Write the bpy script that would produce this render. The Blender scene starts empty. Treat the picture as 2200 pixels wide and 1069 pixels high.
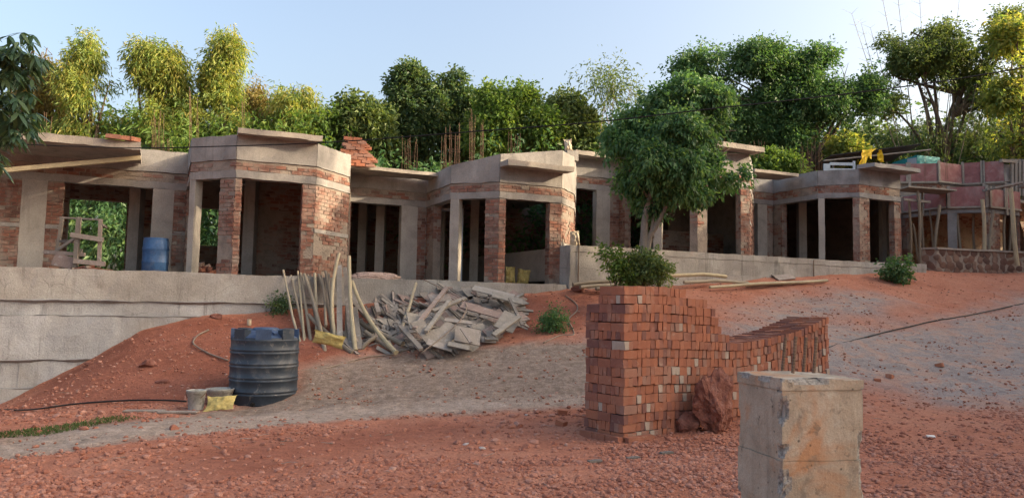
import bpy, math, random
import numpy as np
from mathutils import Vector, Matrix

random.seed(11)
rng = np.random.default_rng(11)
SC = bpy.context.scene
COL = SC.collection
R = math.radians
PI = math.pi

# ------------------------------------------------------------------ camera
FPX, IW, IH = 1652.0, 2200.0, 1069.0
PITCH, ROLL = R(4.31), R(1.1)
CAMP = np.array([0.0, 0.0, 1.6])
_f = np.array([0, math.cos(PITCH), math.sin(PITCH)])
_u0 = np.array([0, -math.sin(PITCH), math.cos(PITCH)])
_x0 = np.array([1.0, 0, 0])
_r = math.cos(ROLL) * _x0 + math.sin(ROLL) * _u0
_u = math.cos(ROLL) * _u0 - math.sin(ROLL) * _x0
cam = bpy.data.cameras.new('camera')
cam.sensor_width = 36
cam.lens = 36 * FPX / IW
cam.clip_start = 0.05
cam.clip_end = 2000
camo = bpy.data.objects.new('camera', cam)
COL.objects.link(camo)
mw = Matrix(((_r[0], _u[0], -_f[0], CAMP[0]), (_r[1], _u[1], -_f[1], CAMP[1]), (_r[2], _u[2], -_f[2], CAMP[2]), (0, 0, 0, 1)))
camo.matrix_world = mw
SC.camera = camo

# ------------------------------------------------------------------ sky, sun, exposure
SUN_EL, SUN_AZ = 20.0, 96.0          # azimuth from +Y (view direction) towards +X (right)
world = bpy.data.worlds.new('World')
SC.world = world
world.use_nodes = True
wn = world.node_tree
bg = wn.nodes['Background']
sky = wn.nodes.new('ShaderNodeTexSky')
sky.sky_type = 'NISHITA'
sky.sun_disc = False
sky.sun_elevation = R(SUN_EL)
sky.sun_rotation = R(SUN_AZ)
sky.air_density = 1.0
sky.dust_density = 10.0
sky.ozone_density = 0.3
sky.altitude = 300
wn.links.new(sky.outputs[0], bg.inputs[0])
bg.inputs[1].default_value = 0.15
sun = bpy.data.lights.new('sun', 'SUN')
sun.energy = 2.3
sun.angle = R(0.5)
sun.color = (1.0, 0.80, 0.55)
suno = bpy.data.objects.new('sun', sun)
COL.objects.link(suno)
_sd = Vector((math.sin(R(SUN_AZ)) * math.cos(R(SUN_EL)), math.cos(R(SUN_AZ)) * math.cos(R(SUN_EL)), math.sin(R(SUN_EL))))
suno.rotation_euler = _sd.to_track_quat('Z', 'Y').to_euler()
suno.location = (30, -10, 30)
SC.view_settings.view_transform = 'Standard'
SC.view_settings.look = 'None'
SC.view_settings.gamma = 1
SC.view_settings.use_curve_mapping = False
SC.view_settings.exposure = 1.62
SC.cycles.max_bounces = 6
SC.cycles.transparent_max_bounces = 6

# ------------------------------------------------------------------ where things stand
def ray(px, py):
    d = _f + _r * ((px - IW / 2) / FPX) + _u * ((IH / 2 - py) / FPX)
    return d / d[1]
def atY(px, py, Y):
    return CAMP + ray(px, py) * Y
def atz(px, py, z):
    d = ray(px, py)
    return CAMP + d * ((z - CAMP[2]) / d[2])
def atline(px, p, q, py=480):
    """point where the sight line of a column meets the vertical plane through p, q"""
    d = ray(px, py)
    e = np.array(q[:2]) - np.array(p[:2])
    m = np.array([[d[0], -e[0]], [d[1], -e[1]]])
    t, s = np.linalg.solve(m, np.array(p[:2]) - CAMP[:2])
    return s, np.array(p[:2]) + e * s
def A(*v):
    return np.array(v, float)
def lin(r, g, b):
    def f(c):
        c = c / 255.0
        return c / 12.92 if c <= 0.04045 else ((c + 0.055) / 1.055) ** 2.4
    return (f(r), f(g), f(b), 1.0)

# ------------------------------------------------------------------ noise (numpy)
_tab = np.random.default_rng(5).random(65536)
def _h(ix, iy, iz):
    n = (ix * 374761393 + iy * 668265263 + iz * 2147483647 + 1013904223) & 0x7fffffff
    n = ((n ^ (n >> 13)) * 1274126177) & 0x7fffffff
    return _tab[(n ^ (n >> 16)) & 65535]
def noise3(p):
    p = np.asarray(p, float)
    i = np.floor(p).astype(np.int64)
    f = p - i
    f = f * f * (3 - 2 * f)
    x, y, z = i[..., 0], i[..., 1], i[..., 2]
    fx, fy, fz = f[..., 0], f[..., 1], f[..., 2]
    def l(a, b, t): return a + (b - a) * t
    return l(l(l(_h(x, y, z), _h(x + 1, y, z), fx), l(_h(x, y + 1, z), _h(x + 1, y + 1, z), fx), fy),
             l(l(_h(x, y, z + 1), _h(x + 1, y, z + 1), fx), l(_h(x, y + 1, z + 1), _h(x + 1, y + 1, z + 1), fx), fy), fz)
def fbm(p, o=3):
    p = np.asarray(p, float)
    s, a, t = 0, 1.0, 0
    for k in range(o):
        s = s + a * noise3(p * (2 ** k) + 17.3 * k)
        t += a
        a *= 0.5
    return s / t
def fbm2(x, y, sc, o=3, seed=0.0):
    return fbm(np.stack([np.asarray(x) * sc, np.asarray(y) * sc, np.full(np.shape(x), seed + 0.5)], -1), o)

# ------------------------------------------------------------------ meshes
def mesh_np(name, verts, faces, mat, rnd=None, smooth=False):
    """faces: (M,3) or (M,4) int array"""
    verts = np.asarray(verts, np.float32)
    faces = np.asarray(faces, np.int32)
    m = bpy.data.meshes.new(name)
    n, k = faces.shape
    m.vertices.add(len(verts)); m.vertices.foreach_set('co', verts.ravel())
    m.loops.add(n * k); m.loops.foreach_set('vertex_index', faces.ravel())
    m.polygons.add(n); m.polygons.foreach_set('loop_start', np.arange(0, n * k, k, dtype=np.int32))
    m.polygons.foreach_set('use_smooth', np.full(n, bool(smooth)))
    if rnd is not None:
        at = m.attributes.new('rnd', 'FLOAT', 'FACE')
        at.data.foreach_set('value', np.asarray(rnd, np.float32))
    m.update(calc_edges=True)
    m.materials.append(mat)
    return m

class MB:
    def __init__(s):
        s.v, s.f, s.r, s.rv = [], [], [], 0.5
    def add(s, vs, fs, rnd=None):
        o = len(s.v)
        s.v.extend([tuple(map(float, p)) for p in vs])
        for f in fs:
            s.f.append(tuple(o + i for i in f)); s.r.append(s.rv if rnd is None else rnd)
    def hexa(s, c, seg=None, rnd=None):
        """c: 8 corners, bottom ring 0-3 (counter-clockwise from above) then top ring 4-7; faces subdivided to seg metres"""
        c = np.asarray(c, float)
        for q in ((3, 2, 1, 0), (4, 5, 6, 7), (0, 1, 5, 4), (1, 2, 6, 5), (2, 3, 7, 6), (3, 0, 4, 7)):
            a, b, d, e = c[list(q)]
            if seg:
                nu = max(1, min(60, int(round(max(np.linalg.norm(b - a), np.linalg.norm(d - e)) / seg))))
                nv = max(1, min(60, int(round(max(np.linalg.norm(e - a), np.linalg.norm(d - b)) / seg))))
            else:
                nu = nv = 1
            u = np.linspace(0, 1, nu + 1)[None, :, None]; v = np.linspace(0, 1, nv + 1)[:, None, None]
            g = (a * (1 - u) + b * u) * (1 - v) + (e * (1 - u) + d * u) * v
            fs = [(j * (nu + 1) + i, j * (nu + 1) + i + 1, (j + 1) * (nu + 1) + i + 1, (j + 1) * (nu + 1) + i) for j in range(nv) for i in range(nu)]
            s.add(g.reshape(-1, 3), fs, rnd)
        return s
    def quadprism(s, a, b, c, d, z0, z1, seg=None, rnd=None):
        """footprint a,b,c,d (any winding)"""
        P = [np.array(p[:2], float) for p in (a, b, c, d)]
        ar = sum(P[i][0] * P[(i + 1) % 4][1] - P[(i + 1) % 4][0] * P[i][1] for i in range(4))
        if ar < 0: P = P[::-1]
        zz0 = z0 if np.ndim(z0) else [z0] * 4
        zz1 = z1 if np.ndim(z1) else [z1] * 4
        if ar < 0: zz0, zz1 = list(zz0)[::-1], list(zz1)[::-1]
        return s.hexa([(*p, z) for p, z in zip(P, zz0)] + [(*p, z) for p, z in zip(P, zz1)], seg, rnd)
    def box(s, x0, x1, y0, y1, z0, z1, seg=None, rnd=None):
        return s.quadprism((x0, y0), (x1, y0), (x1, y1), (x0, y1), z0, z1, seg, rnd)
    def bar(s, p, q, w, h, up=(0, 0, 1), seg=None, rnd=None):
        """rectangular bar from p to q, w across, h along 'up'"""
        p, q = A(*p), A(*q)
        d = q - p; d /= np.linalg.norm(d)
        upv = A(*up)
        sd = np.cross(d, upv)
        if np.linalg.norm(sd) < 1e-4: sd = np.cross(d, A(0, 1, 0.01))
        sd /= np.linalg.norm(sd)
        u = np.cross(sd, d)
        a, b = sd * w / 2, u * h / 2
        return s.hexa([p - a - b, q - a - b, q + a - b, p + a - b, p - a + b, q - a + b, q + a + b, p + a + b], seg, rnd)
    def tube(s, pts, rad, n=8, cap=True, rnd=None):
        pts = [A(*p) for p in pts]
        rad = rad if np.ndim(rad) else [rad] * len(pts)
        o = []
        nrm = None
        for i, p in enumerate(pts):
            d = pts[min(i + 1, len(pts) - 1)] - pts[max(i - 1, 0)]
            d /= (np.linalg.norm(d) + 1e-9)
            if nrm is None:
                nrm = np.cross(d, A(0.3, 0.2, 0.93) if abs(d[2]) < 0.9 else A(1, 0.1, 0))
            nrm = nrm - d * np.dot(nrm, d); nrm /= (np.linalg.norm(nrm) + 1e-9)
            bn = np.cross(d, nrm)
            for k in range(n):
                t = 2 * PI * k / n
                o.append(p + (nrm * math.cos(t) + bn * math.sin(t)) * rad[i])
        fs = [(i * n + k, i * n + (k + 1) % n, (i + 1) * n + (k + 1) % n, (i + 1) * n + k) for i in range(len(pts) - 1) for k in range(n)]
        if cap:
            fs.append(tuple(range(n))[::-1]); fs.append(tuple((len(pts) - 1) * n + k for k in range(n)))
        s.add(o, fs, rnd)
        return s
    def lathe(s, prof, c=(0, 0, 0), n=40, rnd=None, axis_m=None):
        o = []
        for r_, z in prof:
            for k in range(n):
                t = 2 * PI * k / n
                o.append((c[0] + r_ * math.cos(t), c[1] + r_ * math.sin(t), c[2] + z))
        fs = [(i * n + k, i * n + (k + 1) % n, (i + 1) * n + (k + 1) % n, (i + 1) * n + k) for i in range(len(prof) - 1) for k in range(n)]
        s.add(o, fs, rnd)
        return s
    def jitter(s, amp, sc=1.0, o=3):
        v = np.array(s.v)
        for k in range(3):
            pass
        off = np.stack([fbm(v * sc + 31.7 * (k + 1), o) - 0.5 for k in range(3)], -1) * 2 * amp
        s.v = [tuple(p) for p in v + off]
        return s
    def mesh(s, name, mat, off=None, smooth=False):
        v = np.array(s.v, np.float32)
        if off is not None: v = v - np.array(off, np.float32)
        m = bpy.data.meshes.new(name)
        m.from_pydata(v.tolist(), [], s.f)
        at = m.attributes.new('rnd', 'FLOAT', 'FACE')
        at.data.foreach_set('value', np.array(s.r, np.float32))
        if smooth: m.polygons.foreach_set('use_smooth', np.ones(len(m.polygons), bool))
        m.materials.append(mat)
        return m

def tag(o, label=None, cat=None, group=None, kind=None):
    for k, v in (('label', label), ('category', cat), ('group', group), ('kind', kind)):
        if v: o[k] = v
    return o
def link(name, data, parent=None, loc=None):
    o = bpy.data.objects.new(name, data)
    COL.objects.link(o)
    if parent is not None: o.parent = parent
    if loc is not None: o.location = loc
    return o
WL = {}
def thing(name, loc, label, cat, group=None):
    o = link(name, None, None, Vector([float(c) for c in loc]))
    o.empty_display_size = 0.2
    WL[o.name] = A(*loc)
    return tag(o, label, cat, group)
def wloc(o):
    return WL[o.name] if o is not None and o.name in WL else A(0, 0, 0)
def part(name, mb, mat, parent, smooth=False, label=None, kind=None):
    """a part whose geometry is given in world coordinates"""
    o = link(name, mb.mesh(name, mat, wloc(parent), smooth), parent)
    WL[o.name] = wloc(parent)
    return tag(o, label=label, kind=kind)
def solo(name, mb, mat, base, label, cat, group=None, smooth=False, kind=None):
    """a thing of one mesh, its origin at base"""
    o = link(name, mb.mesh(name, mat, base, smooth), None, Vector([float(c) for c in base]))
    WL[o.name] = A(*base)
    return tag(o, label, cat, group, kind)

# ------------------------------------------------------------------ materials
def nd(nt, typ, ins=None, **props):
    n = nt.nodes.new(typ)
    for k, v in props.items(): setattr(n, k, v)
    for k, v in (ins or {}).items():
        s = n.inputs[k]
        if isinstance(v, bpy.types.NodeSocket): nt.links.new(v, s)
        else: s.default_value = v
    return n
def noise(nt, vec, scale, detail=4, rough=0.55, dist=0.0):
    return nd(nt, 'ShaderNodeTexNoise', {'Vector': vec, 'Scale': scale, 'Detail': detail, 'Roughness': rough, 'Distortion': dist}).outputs['Fac']
def ramp(nt, fac, stops, interp='LINEAR'):
    n = nd(nt, 'ShaderNodeValToRGB', {'Fac': fac})
    n.color_ramp.interpolation = interp
    e = n.color_ramp.elements
    while len(e) < len(stops): e.new(0.5)
    for el, (p, c) in zip(e, stops):
        el.position = p
        el.color = c if np.ndim(c) else (c, c, c, 1)
    return n.outputs['Color']
def mix(nt, fac, a, b, mode='MIX'):
    n = nt.nodes.new('ShaderNodeMix'); n.data_type = 'RGBA'; n.blend_type = mode
    for i, v in ((0, fac), (6, a), (7, b)):
        if isinstance(v, bpy.types.NodeSocket): nt.links.new(v, n.inputs[i])
        else: n.inputs[i].default_value = v
    return n.outputs[2]
def mth(nt, op, a, b=0.0):
    n = nt.nodes.new('ShaderNodeMath'); n.operation = op
    for i, v in ((0, a), (1, b)):
        if isinstance(v, bpy.types.NodeSocket): nt.links.new(v, n.inputs[i])
        else: n.inputs[i].default_value = v
    return n.outputs[0]
def newmat(name):
    m = bpy.data.materials.new(name); m.use_nodes = True
    nt = m.node_tree
    return m, nt, nt.nodes['Principled BSDF']
def pos(nt, sc=None):
    p = nd(nt, 'ShaderNodeNewGeometry').outputs['Position']
    if sc is None: return p
    return nd(nt, 'ShaderNodeMapping', {'Vector': p, 'Scale': sc}).outputs['Vector']
def scale_col(c, k):
    return (min(1, c[0] * k), min(1, c[1] * k), min(1, c[2] * k), 1)

def std(name, c, c2=None, var=0.3, sc=2.5, fine=45, rough=0.9, bump=0.5, bd=0.01, bsc=30, streak=0.0, stains=(), pit=0.0, tints=None, spec=0.25, metal=0.0, chipcol=None, crack=0.0):
    """general weathered surface: mottled base colour, grain, optional run-off streaks, stains, pits and per-piece tints ('rnd')"""
    m, nt, b = newmat(name)
    p = pos(nt)
    n1 = noise(nt, p, sc, 5, 0.6, 0.4)
    base = ramp(nt, n1, [(0.28, scale_col(c, 1 - var)), (0.5, c), (0.74, scale_col(c2 or c, 1 + var * (0.6 if c2 is None else 0)))])
    if tints:
        rn = nd(nt, 'ShaderNodeAttribute', attribute_name='rnd').outputs['Fac']
        st = [(i / max(1, len(tints) - 1), t) for i, t in enumerate(tints)]
        tn = ramp(nt, rn, st)
        dirt = ramp(nt, n1, [(0.25, 1 - var), (0.7, 1 + 0.0)])
        base = mix(nt, 1.0, tn, dirt, 'MULTIPLY')
    g = noise(nt, p, fine, 3, 0.7)
    base = mix(nt, 1.0, base, ramp(nt, g, [(0.3, 0.8), (0.7, 1.12)]), 'MULTIPLY')
    if streak:
        s = noise(nt, pos(nt, (5, 5, 0.35)), 1.0, 5, 0.7, 0.3)
        s2 = noise(nt, p, 0.8, 3, 0.6)
        k = mth(nt, 'MULTIPLY', ramp(nt, s, [(0.34, 1.0), (0.47, 0.0)]), ramp(nt, s2, [(0.40, 0.0), (0.58, 1.0)]))
        base = mix(nt, mth(nt, 'MULTIPLY', k, streak), base, (0.07, 0.062, 0.052, 1))
    for (sc_, lo, hi, col_, amt) in stains:
        s = noise(nt, p, sc_, 4, 0.6, 0.6)
        k = ramp(nt, s, [(lo, 0.0), (hi, amt)])
        base = mix(nt, k, base, col_)
    if crack:
        wp = nd(nt, 'ShaderNodeMix', {0: 0.22, 4: p, 5: nd(nt, 'ShaderNodeTexNoise', {'Vector': p, 'Scale': 2.5, 'Detail': 5.0}).outputs['Color']}, data_type='VECTOR').outputs[1]
        ve = nd(nt, 'ShaderNodeTexVoronoi', {'Vector': wp, 'Scale': 1.6}, feature='DISTANCE_TO_EDGE').outputs['Distance']
        ck = mth(nt, 'MULTIPLY', ramp(nt, ve, [(0.002, 1.0), (0.007, 0.0)]), ramp(nt, noise(nt, p, 0.9, 2, 0.5), [(0.5, 0.0), (0.6, crack)]))
        base = mix(nt, ck, base, (0.05, 0.045, 0.04, 1))
    if chipcol:
        rn = nd(nt, 'ShaderNodeAttribute', attribute_name='rnd').outputs['Fac']
        ag = ramp(nt, noise(nt, p, 60, 3, 0.7), [(0.35, scale_col(chipcol, 0.55)), (0.65, scale_col(chipcol, 1.25))])
        base = mix(nt, ramp(nt, rn, [(0.5, 0.0), (1.0, 1.0)]), base, ag)
    if pit:
        v = nd(nt, 'ShaderNodeTexVoronoi', {'Vector': p, 'Scale': 14.0, 'Randomness': 1.0}).outputs['Distance']
        k = ramp(nt, v, [(0.05, 1 - pit), (0.12, 1.0)])
        base = mix(nt, 1.0, base, k, 'MULTIPLY')
    nt.links.new(base, b.inputs['Base Color'])
    b.inputs['Roughness'].default_value = rough
    b.inputs['Specular IOR Level'].default_value = spec
    b.inputs['Metallic'].default_value = metal
    h = noise(nt, p, bsc, 6, 0.65)
    h2 = noise(nt, p, bsc * 0.2, 3, 0.6)
    hs = mth(nt, 'ADD', h, h2)
    bp = nd(nt, 'ShaderNodeBump', {'Height': hs, 'Strength': bump, 'Distance': bd})
    nt.links.new(bp.outputs[0], b.inputs['Normal'])
    return m

def leafmat(name, cols, trans=0.35, rough=0.55):
    m, nt, b = newmat(name)
    rn = nd(nt, 'ShaderNodeAttribute', attribute_name='rnd').outputs['Fac']
    c = ramp(nt, rn, [(i / (len(cols) - 1), k) for i, k in enumerate(cols)])
    big = noise(nt, pos(nt), 0.9, 2, 0.5)
    c = mix(nt, 1.0, c, ramp(nt, big, [(0.3, 0.75), (0.7, 1.15)]), 'MULTIPLY')
    nt.links.new(c, b.inputs['Base Color'])
    b.inputs['Roughness'].default_value = rough
    b.inputs['Specular IOR Level'].default_value = 0.3
    t = nd(nt, 'ShaderNodeBsdfTranslucent', {'Color': mix(nt, 1.0, c, (1.5, 1.45, 0.7, 1), 'MULTIPLY')})
    ms = nd(nt, 'ShaderNodeMixShader', {0: trans})
    nt.links.new(b.outputs[0], ms.inputs[1]); nt.links.new(t.outputs[0], ms.inputs[2])
    nt.links.new(ms.outputs[0], nt.nodes['Material Output'].inputs[0])
    return m

RED_STAIN = (0.30, 0.13, 0.06, 1)
M = {}
M['concrete'] = std('weathered_concrete', (0.275, 0.258, 0.238, 1), c2=(0.355, 0.333, 0.305, 1), var=0.28, sc=1.6, streak=0.25, pit=0.35, bump=0.6, stains=[(0.7, 0.62, 0.75, (0.20, 0.19, 0.18, 1), 0.6)])
M['concrete_grey'] = std('grey_cement', (0.25, 0.245, 0.24, 1), var=0.3, sc=1.9, streak=0.2, pit=0.25, stains=[(0.9, 0.58, 0.72, (0.42, 0.43, 0.45, 1), 0.5)])
M['slab'] = std('slab_concrete', (0.31, 0.275, 0.235, 1), var=0.28, sc=2.2, streak=0.25, pit=0.3)
M['column'] = std('column_concrete', (0.36, 0.33, 0.29, 1), var=0.25, sc=2.0, streak=0.25, pit=0.35)
M['retaining'] = std('retaining_concrete', (0.33, 0.31, 0.28, 1), c2=(0.44, 0.43, 0.40, 1), var=0.26, sc=0.9, streak=0.55, pit=0.5, bump=1.0, crack=0.45,
                     stains=[(0.55, 0.64, 0.76, RED_STAIN, 0.55), (1.4, 0.62, 0.72, (0.13, 0.12, 0.10, 1), 0.5)])
M['retaining_pale'] = std('retaining_pale', (0.385, 0.39, 0.39, 1), c2=(0.54, 0.545, 0.54, 1), var=0.30, sc=0.8, streak=0.6, pit=0.5, bump=1.0, crack=0.45, stains=[(1.2, 0.60, 0.74, (0.16, 0.15, 0.12, 1), 0.55), (0.45, 0.5, 0.7, (0.27, 0.24, 0.20, 1), 0.6)])
M['pillar'] = std('pillar_concrete', (0.38, 0.312, 0.235, 1), c2=(0.46, 0.405, 0.325, 1), var=0.3, sc=4.5, fine=120, streak=0.35, pit=0.6, bump=0.8, bd=0.008, bsc=45,
                  stains=[(2.9, 0.50, 0.66, (0.40, 0.18, 0.075, 1), 0.75), (7.0, 0.58, 0.68, (0.17, 0.14, 0.11, 1), 0.6), (16.0, 0.62, 0.70, (0.12, 0.10, 0.08, 1), 0.6)], chipcol=(0.30, 0.275, 0.24, 1))
M['mortar'] = std('mortar', (0.27, 0.225, 0.185, 1), var=0.3, sc=4, bump=0.9, bd=0.02)
M['brick'] = std('brick', (0.3, 0.12, 0.07, 1), var=0.3, sc=2.2, bump=0.7, tints=[(0.15, 0.08, 0.062, 1), (0.23, 0.105, 0.075, 1), (0.29, 0.13, 0.088, 1), (0.22, 0.115, 0.088, 1), (0.30, 0.175, 0.13, 1), (0.31, 0.26, 0.21, 1)],
                 stains=[(1.7, 0.47, 0.66, (0.285, 0.235, 0.195, 1), 0.8), (5.5, 0.56, 0.70, (0.34, 0.29, 0.24, 1), 0.65)])
M['new_brick'] = std('new_brick', (0.4, 0.15, 0.08, 1), var=0.22, sc=5, fine=90, bump=0.5, bsc=60, bd=0.006,
                     tints=[(0.20, 0.095, 0.078, 1), (0.28, 0.12, 0.085, 1), (0.35, 0.14, 0.086, 1), (0.40, 0.155, 0.088, 1), (0.36, 0.165, 0.11, 1), (0.32, 0.18, 0.135, 1), (0.45, 0.37, 0.30, 1)],
                     stains=[(3.0, 0.55, 0.75, (0.40, 0.24, 0.17, 1), 0.45), (11, 0.6, 0.75, (0.46, 0.34, 0.27, 1), 0.5)])
M['wood'] = std('old_timber', (0.3, 0.24, 0.18, 1), var=0.3, sc=6, bump=0.6, bsc=40, tints=[(0.15, 0.13, 0.115, 1), (0.26, 0.225, 0.19, 1), (0.33, 0.295, 0.25, 1), (0.31, 0.225, 0.19, 1), (0.40, 0.36, 0.31, 1)], stains=[(9, 0.58, 0.7, (0.42, 0.40, 0.37, 1), 0.6)])
M['bamboo'] = std('bamboo', (0.5, 0.4, 0.2, 1), var=0.25, sc=5, bump=0.2, rough=0.6, tints=[(0.18, 0.15, 0.115, 1), (0.29, 0.24, 0.175, 1), (0.385, 0.33, 0.24, 1), (0.45, 0.375, 0.235, 1)])
M['ply'] = std('red_shuttering_ply', (0.29, 0.125, 0.12, 1), c2=(0.40, 0.26, 0.235, 1), var=0.3, sc=2.5, streak=0.3, rough=0.7, bump=0.2, stains=[(1.6, 0.52, 0.75, (0.36, 0.29, 0.27, 1), 0.55)])
M['rust'] = std('rusty_steel', (0.155, 0.095, 0.062, 1), var=0.35, sc=9, rough=0.85, bump=0.4, bsc=80)
M['bar_steel'] = std('bar_steel', (0.20, 0.13, 0.09, 1), var=0.3, sc=20, rough=0.7, metal=0.4, bump=0.3, bsc=150)
M['bark'] = std('bark', (0.13, 0.10, 0.075, 1), var=0.4, sc=5, bump=1.0, bd=0.03, bsc=18)
M['pale_bark'] = std('pale_bark', (0.24, 0.20, 0.16, 1), var=0.3, sc=5, bump=0.8, bd=0.02, bsc=18)
M['rock'] = std('laterite_rock', (0.25, 0.10, 0.07, 1), c2=(0.33, 0.17, 0.13, 1), var=0.45, sc=7, fine=60, bump=1.0, bd=0.03, bsc=22, pit=0.4)
M['stone'] = std('stones', (0.3, 0.15, 0.11, 1), var=0.25, sc=12, bump=0.6, tints=[(0.30, 0.115, 0.075, 1), (0.38, 0.165, 0.11, 1), (0.45, 0.235, 0.175, 1), (0.50, 0.34, 0.28, 1), (0.46, 0.39, 0.35, 1)])
M['wall_stone'] = std('wall_stones', (0.2, 0.13, 0.1, 1), var=0.35, sc=5, bump=0.9, tints=[(0.13, 0.08, 0.065, 1), (0.20, 0.115, 0.085, 1), (0.25, 0.17, 0.13, 1)])
M['tank'] = std('tank_plastic', (0.030, 0.042, 0.060, 1), c2=(0.05, 0.068, 0.092, 1), var=0.3, sc=3, rough=0.5, bump=0.1, spec=0.4, streak=0.25, stains=[(3.0, 0.55, 0.8, (0.19, 0.175, 0.16, 1), 0.7), (11.0, 0.6, 0.72, (0.24, 0.22, 0.2, 1), 0.5)])
M['tank_top'] = std('tank_top_plastic', (0.05, 0.085, 0.16, 1), var=0.3, sc=4, rough=0.5, bump=0.1, spec=0.4, stains=[(4.0, 0.55, 0.8, (0.16, 0.145, 0.13, 1), 0.4)])
M['barrel'] = std('blue_barrel_plastic', (0.045, 0.11, 0.25, 1), var=0.25, sc=4, rough=0.5, bump=0.1, streak=0.2, stains=[(2.4, 0.5, 0.8, (0.25, 0.23, 0.21, 1), 0.5)])
M['bucket'] = std('dirty_bucket', (0.36, 0.36, 0.34, 1), var=0.25, sc=7, rough=0.6, stains=[(9, 0.55, 0.7, (0.16, 0.14, 0.12, 1), 0.8)])
M['sack'] = std('yellow_sack', (0.46, 0.36, 0.13, 1), var=0.35, sc=7, rough=0.8, bump=0.6, bsc=45, stains=[(6, 0.6, 0.7, (0.22, 0.18, 0.11, 1), 0.6)])
M['sack_pale'] = std('pale_sack', (0.50, 0.42, 0.30, 1), var=0.35, sc=7, rough=0.8, bump=0.6, bsc=45)
M['hose'] = std('hose', (0.25, 0.19, 0.145, 1), var=0.3, sc=8, rough=0.6)
M['hose_black'] = std('black_pipe', (0.02, 0.018, 0.017, 1), var=0.3, sc=8, rough=0.5)
M['cable'] = std('cable', (0.012, 0.012, 0.012, 1), var=0.2, sc=8, rough=0.6)
M['teal'] = std('teal_paint', (0.03, 0.26, 0.28, 1), var=0.2, sc=3, rough=0.6)
M['white'] = std('white_paint', (0.40, 0.47, 0.54, 1), var=0.12, sc=5, rough=0.6)
M['paper'] = std('pale_scrap', (0.66, 0.62, 0.58, 1), var=0.2, sc=15, rough=0.8)
M['yellow'] = std('yellow_sheet', (0.72, 0.48, 0.02, 1), var=0.2, sc=5, rough=0.6)
M['dark_panel'] = std('dark_sheet', (0.035, 0.035, 0.035, 1), var=0.25, sc=4, rough=0.6)
M['rubble_sand'] = std('cement_rubble', (0.42, 0.31, 0.26, 1), var=0.3, sc=5, bump=1.0, bd=0.03)
G3 = lambda r, g, b: (r, g, b, 1)
M['leaf_yellow'] = leafmat('leaf_yellow_green', [G3(0.12, 0.20, 0.065), G3(0.20, 0.27, 0.075), G3(0.32, 0.355, 0.09), G3(0.38, 0.34, 0.10)], 0.5)
M['leaf_lime'] = leafmat('leaf_lime', [G3(0.07, 0.14, 0.04), G3(0.125, 0.215, 0.05), G3(0.20, 0.275, 0.06)], 0.45)
M['leaf_olive'] = leafmat('leaf_olive', [G3(0.07, 0.125, 0.055), G3(0.12, 0.175, 0.06), G3(0.19, 0.235, 0.07)], 0.35)
M['leaf_dark'] = leafmat('leaf_dark', [G3(0.05, 0.10, 0.055), G3(0.08, 0.145, 0.065), G3(0.15, 0.19, 0.065)], 0.4, 0.45)
M['leaf_green'] = leafmat('leaf_green', [G3(0.05, 0.125, 0.055), G3(0.085, 0.18, 0.075), G3(0.15, 0.24, 0.09)], 0.4, 0.42)
M['leaf_near'] = leafmat('leaf_near', [G3(0.05, 0.13, 0.06), G3(0.095, 0.20, 0.085), G3(0.18, 0.29, 0.11)], 0.42, 0.38)
M['leaf_mango'] = leafmat('leaf_mango', [G3(0.045, 0.095, 0.065), G3(0.07, 0.13, 0.075), G3(0.13, 0.19, 0.085)], 0.3, 0.33)
M['leaf_bronze'] = leafmat('leaf_bronze', [G3(0.13, 0.11, 0.05), G3(0.20, 0.165, 0.05), G3(0.27, 0.22, 0.055)], 0.35)
M['grass'] = leafmat('grass', [G3(0.06, 0.10, 0.03), G3(0.10, 0.14, 0.045)], 0.3)
# ------------------------------------------------------------------ terrain
def low_line(px):                     # lower retaining wall: ground-plan line Y = 18.89 + 0.4116 X
    k = (px - 1100) / FPX
    return 18.89 / (1 - 0.4116 * k)
UPW = [A(1.47, 19.45), A(5.25, 21.62), A(11.26, 24.72), A(13.9, 25.75)]
def up_line(px):
    for a, b in zip(UPW[:-1], UPW[1:]):
        s, q = atline(px, a, b)
        if s <= 1.0: return q[1]
    return q[1]
ctrl = []
for px, py, D in [(0, 1069, 6.2), (500, 1069, 6.3), (1100, 1069, 6.4), (1700, 1069, 6.7), (2200, 1069, 6.9), (0, 960, 8.4), (300, 915, 9.7), (0, 905, 10.9), (0, 888, 12.4), (120, 880, 12.0),
                  (250, 870, 11.9), (480, 862, 12.4), (565, 858, 12.6), (640, 845, 12.6), (640, 790, 13.6), (760, 765, 14.5), (700, 860, 12.5), (900, 872, 12.0), (860, 775, 14.6), (900, 820, 13.3), (1000, 760, 15.0),
                  (1150, 735, 15.3), (1100, 800, 13.7), (1250, 738, 15.2), (1250, 880, 11.9), (1250, 800, 13.4), (1400, 800, 13.4), (1560, 690, 16.2), (1700, 655, 20.5), (1190, 700, 16.5), (1150, 640, 18.2), (1240, 640, 18.6),
                  (1350, 640, 18.8), (1100, 650, 18.2), (960, 700, 16.5), (2200, 872, 13.0), (2200, 640, 23.5), (2200, 750, 17.0), (1900, 820, 14.2), (1900, 700, 18.6), (1850, 862, 12.8), (2000, 650, 22.2), (1900, 640, 21.0),
                  (2000, 579, 27.0), (2200, 582, 28.0), (420, 760, 14.2), (250, 800, 13.6), (560, 720, 15.6)]:
    ctrl.append(atY(px, py, D))
for px, py in [(-150, 930), (0, 870), (100, 820), (200, 770), (300, 710), (370, 692), (450, 678), (600, 668), (760, 655), (900, 640), (1050, 632), (1150, 627)]:
    ctrl.append(atY(px, py, low_line(px) - 0.05))
for px, py in [(1230, 618), (1300, 617), (1500, 608), (1640, 596), (1800, 588), (1950, 580)]:
    ctrl.append(atY(px, py, up_line(px) - 0.05))
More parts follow.
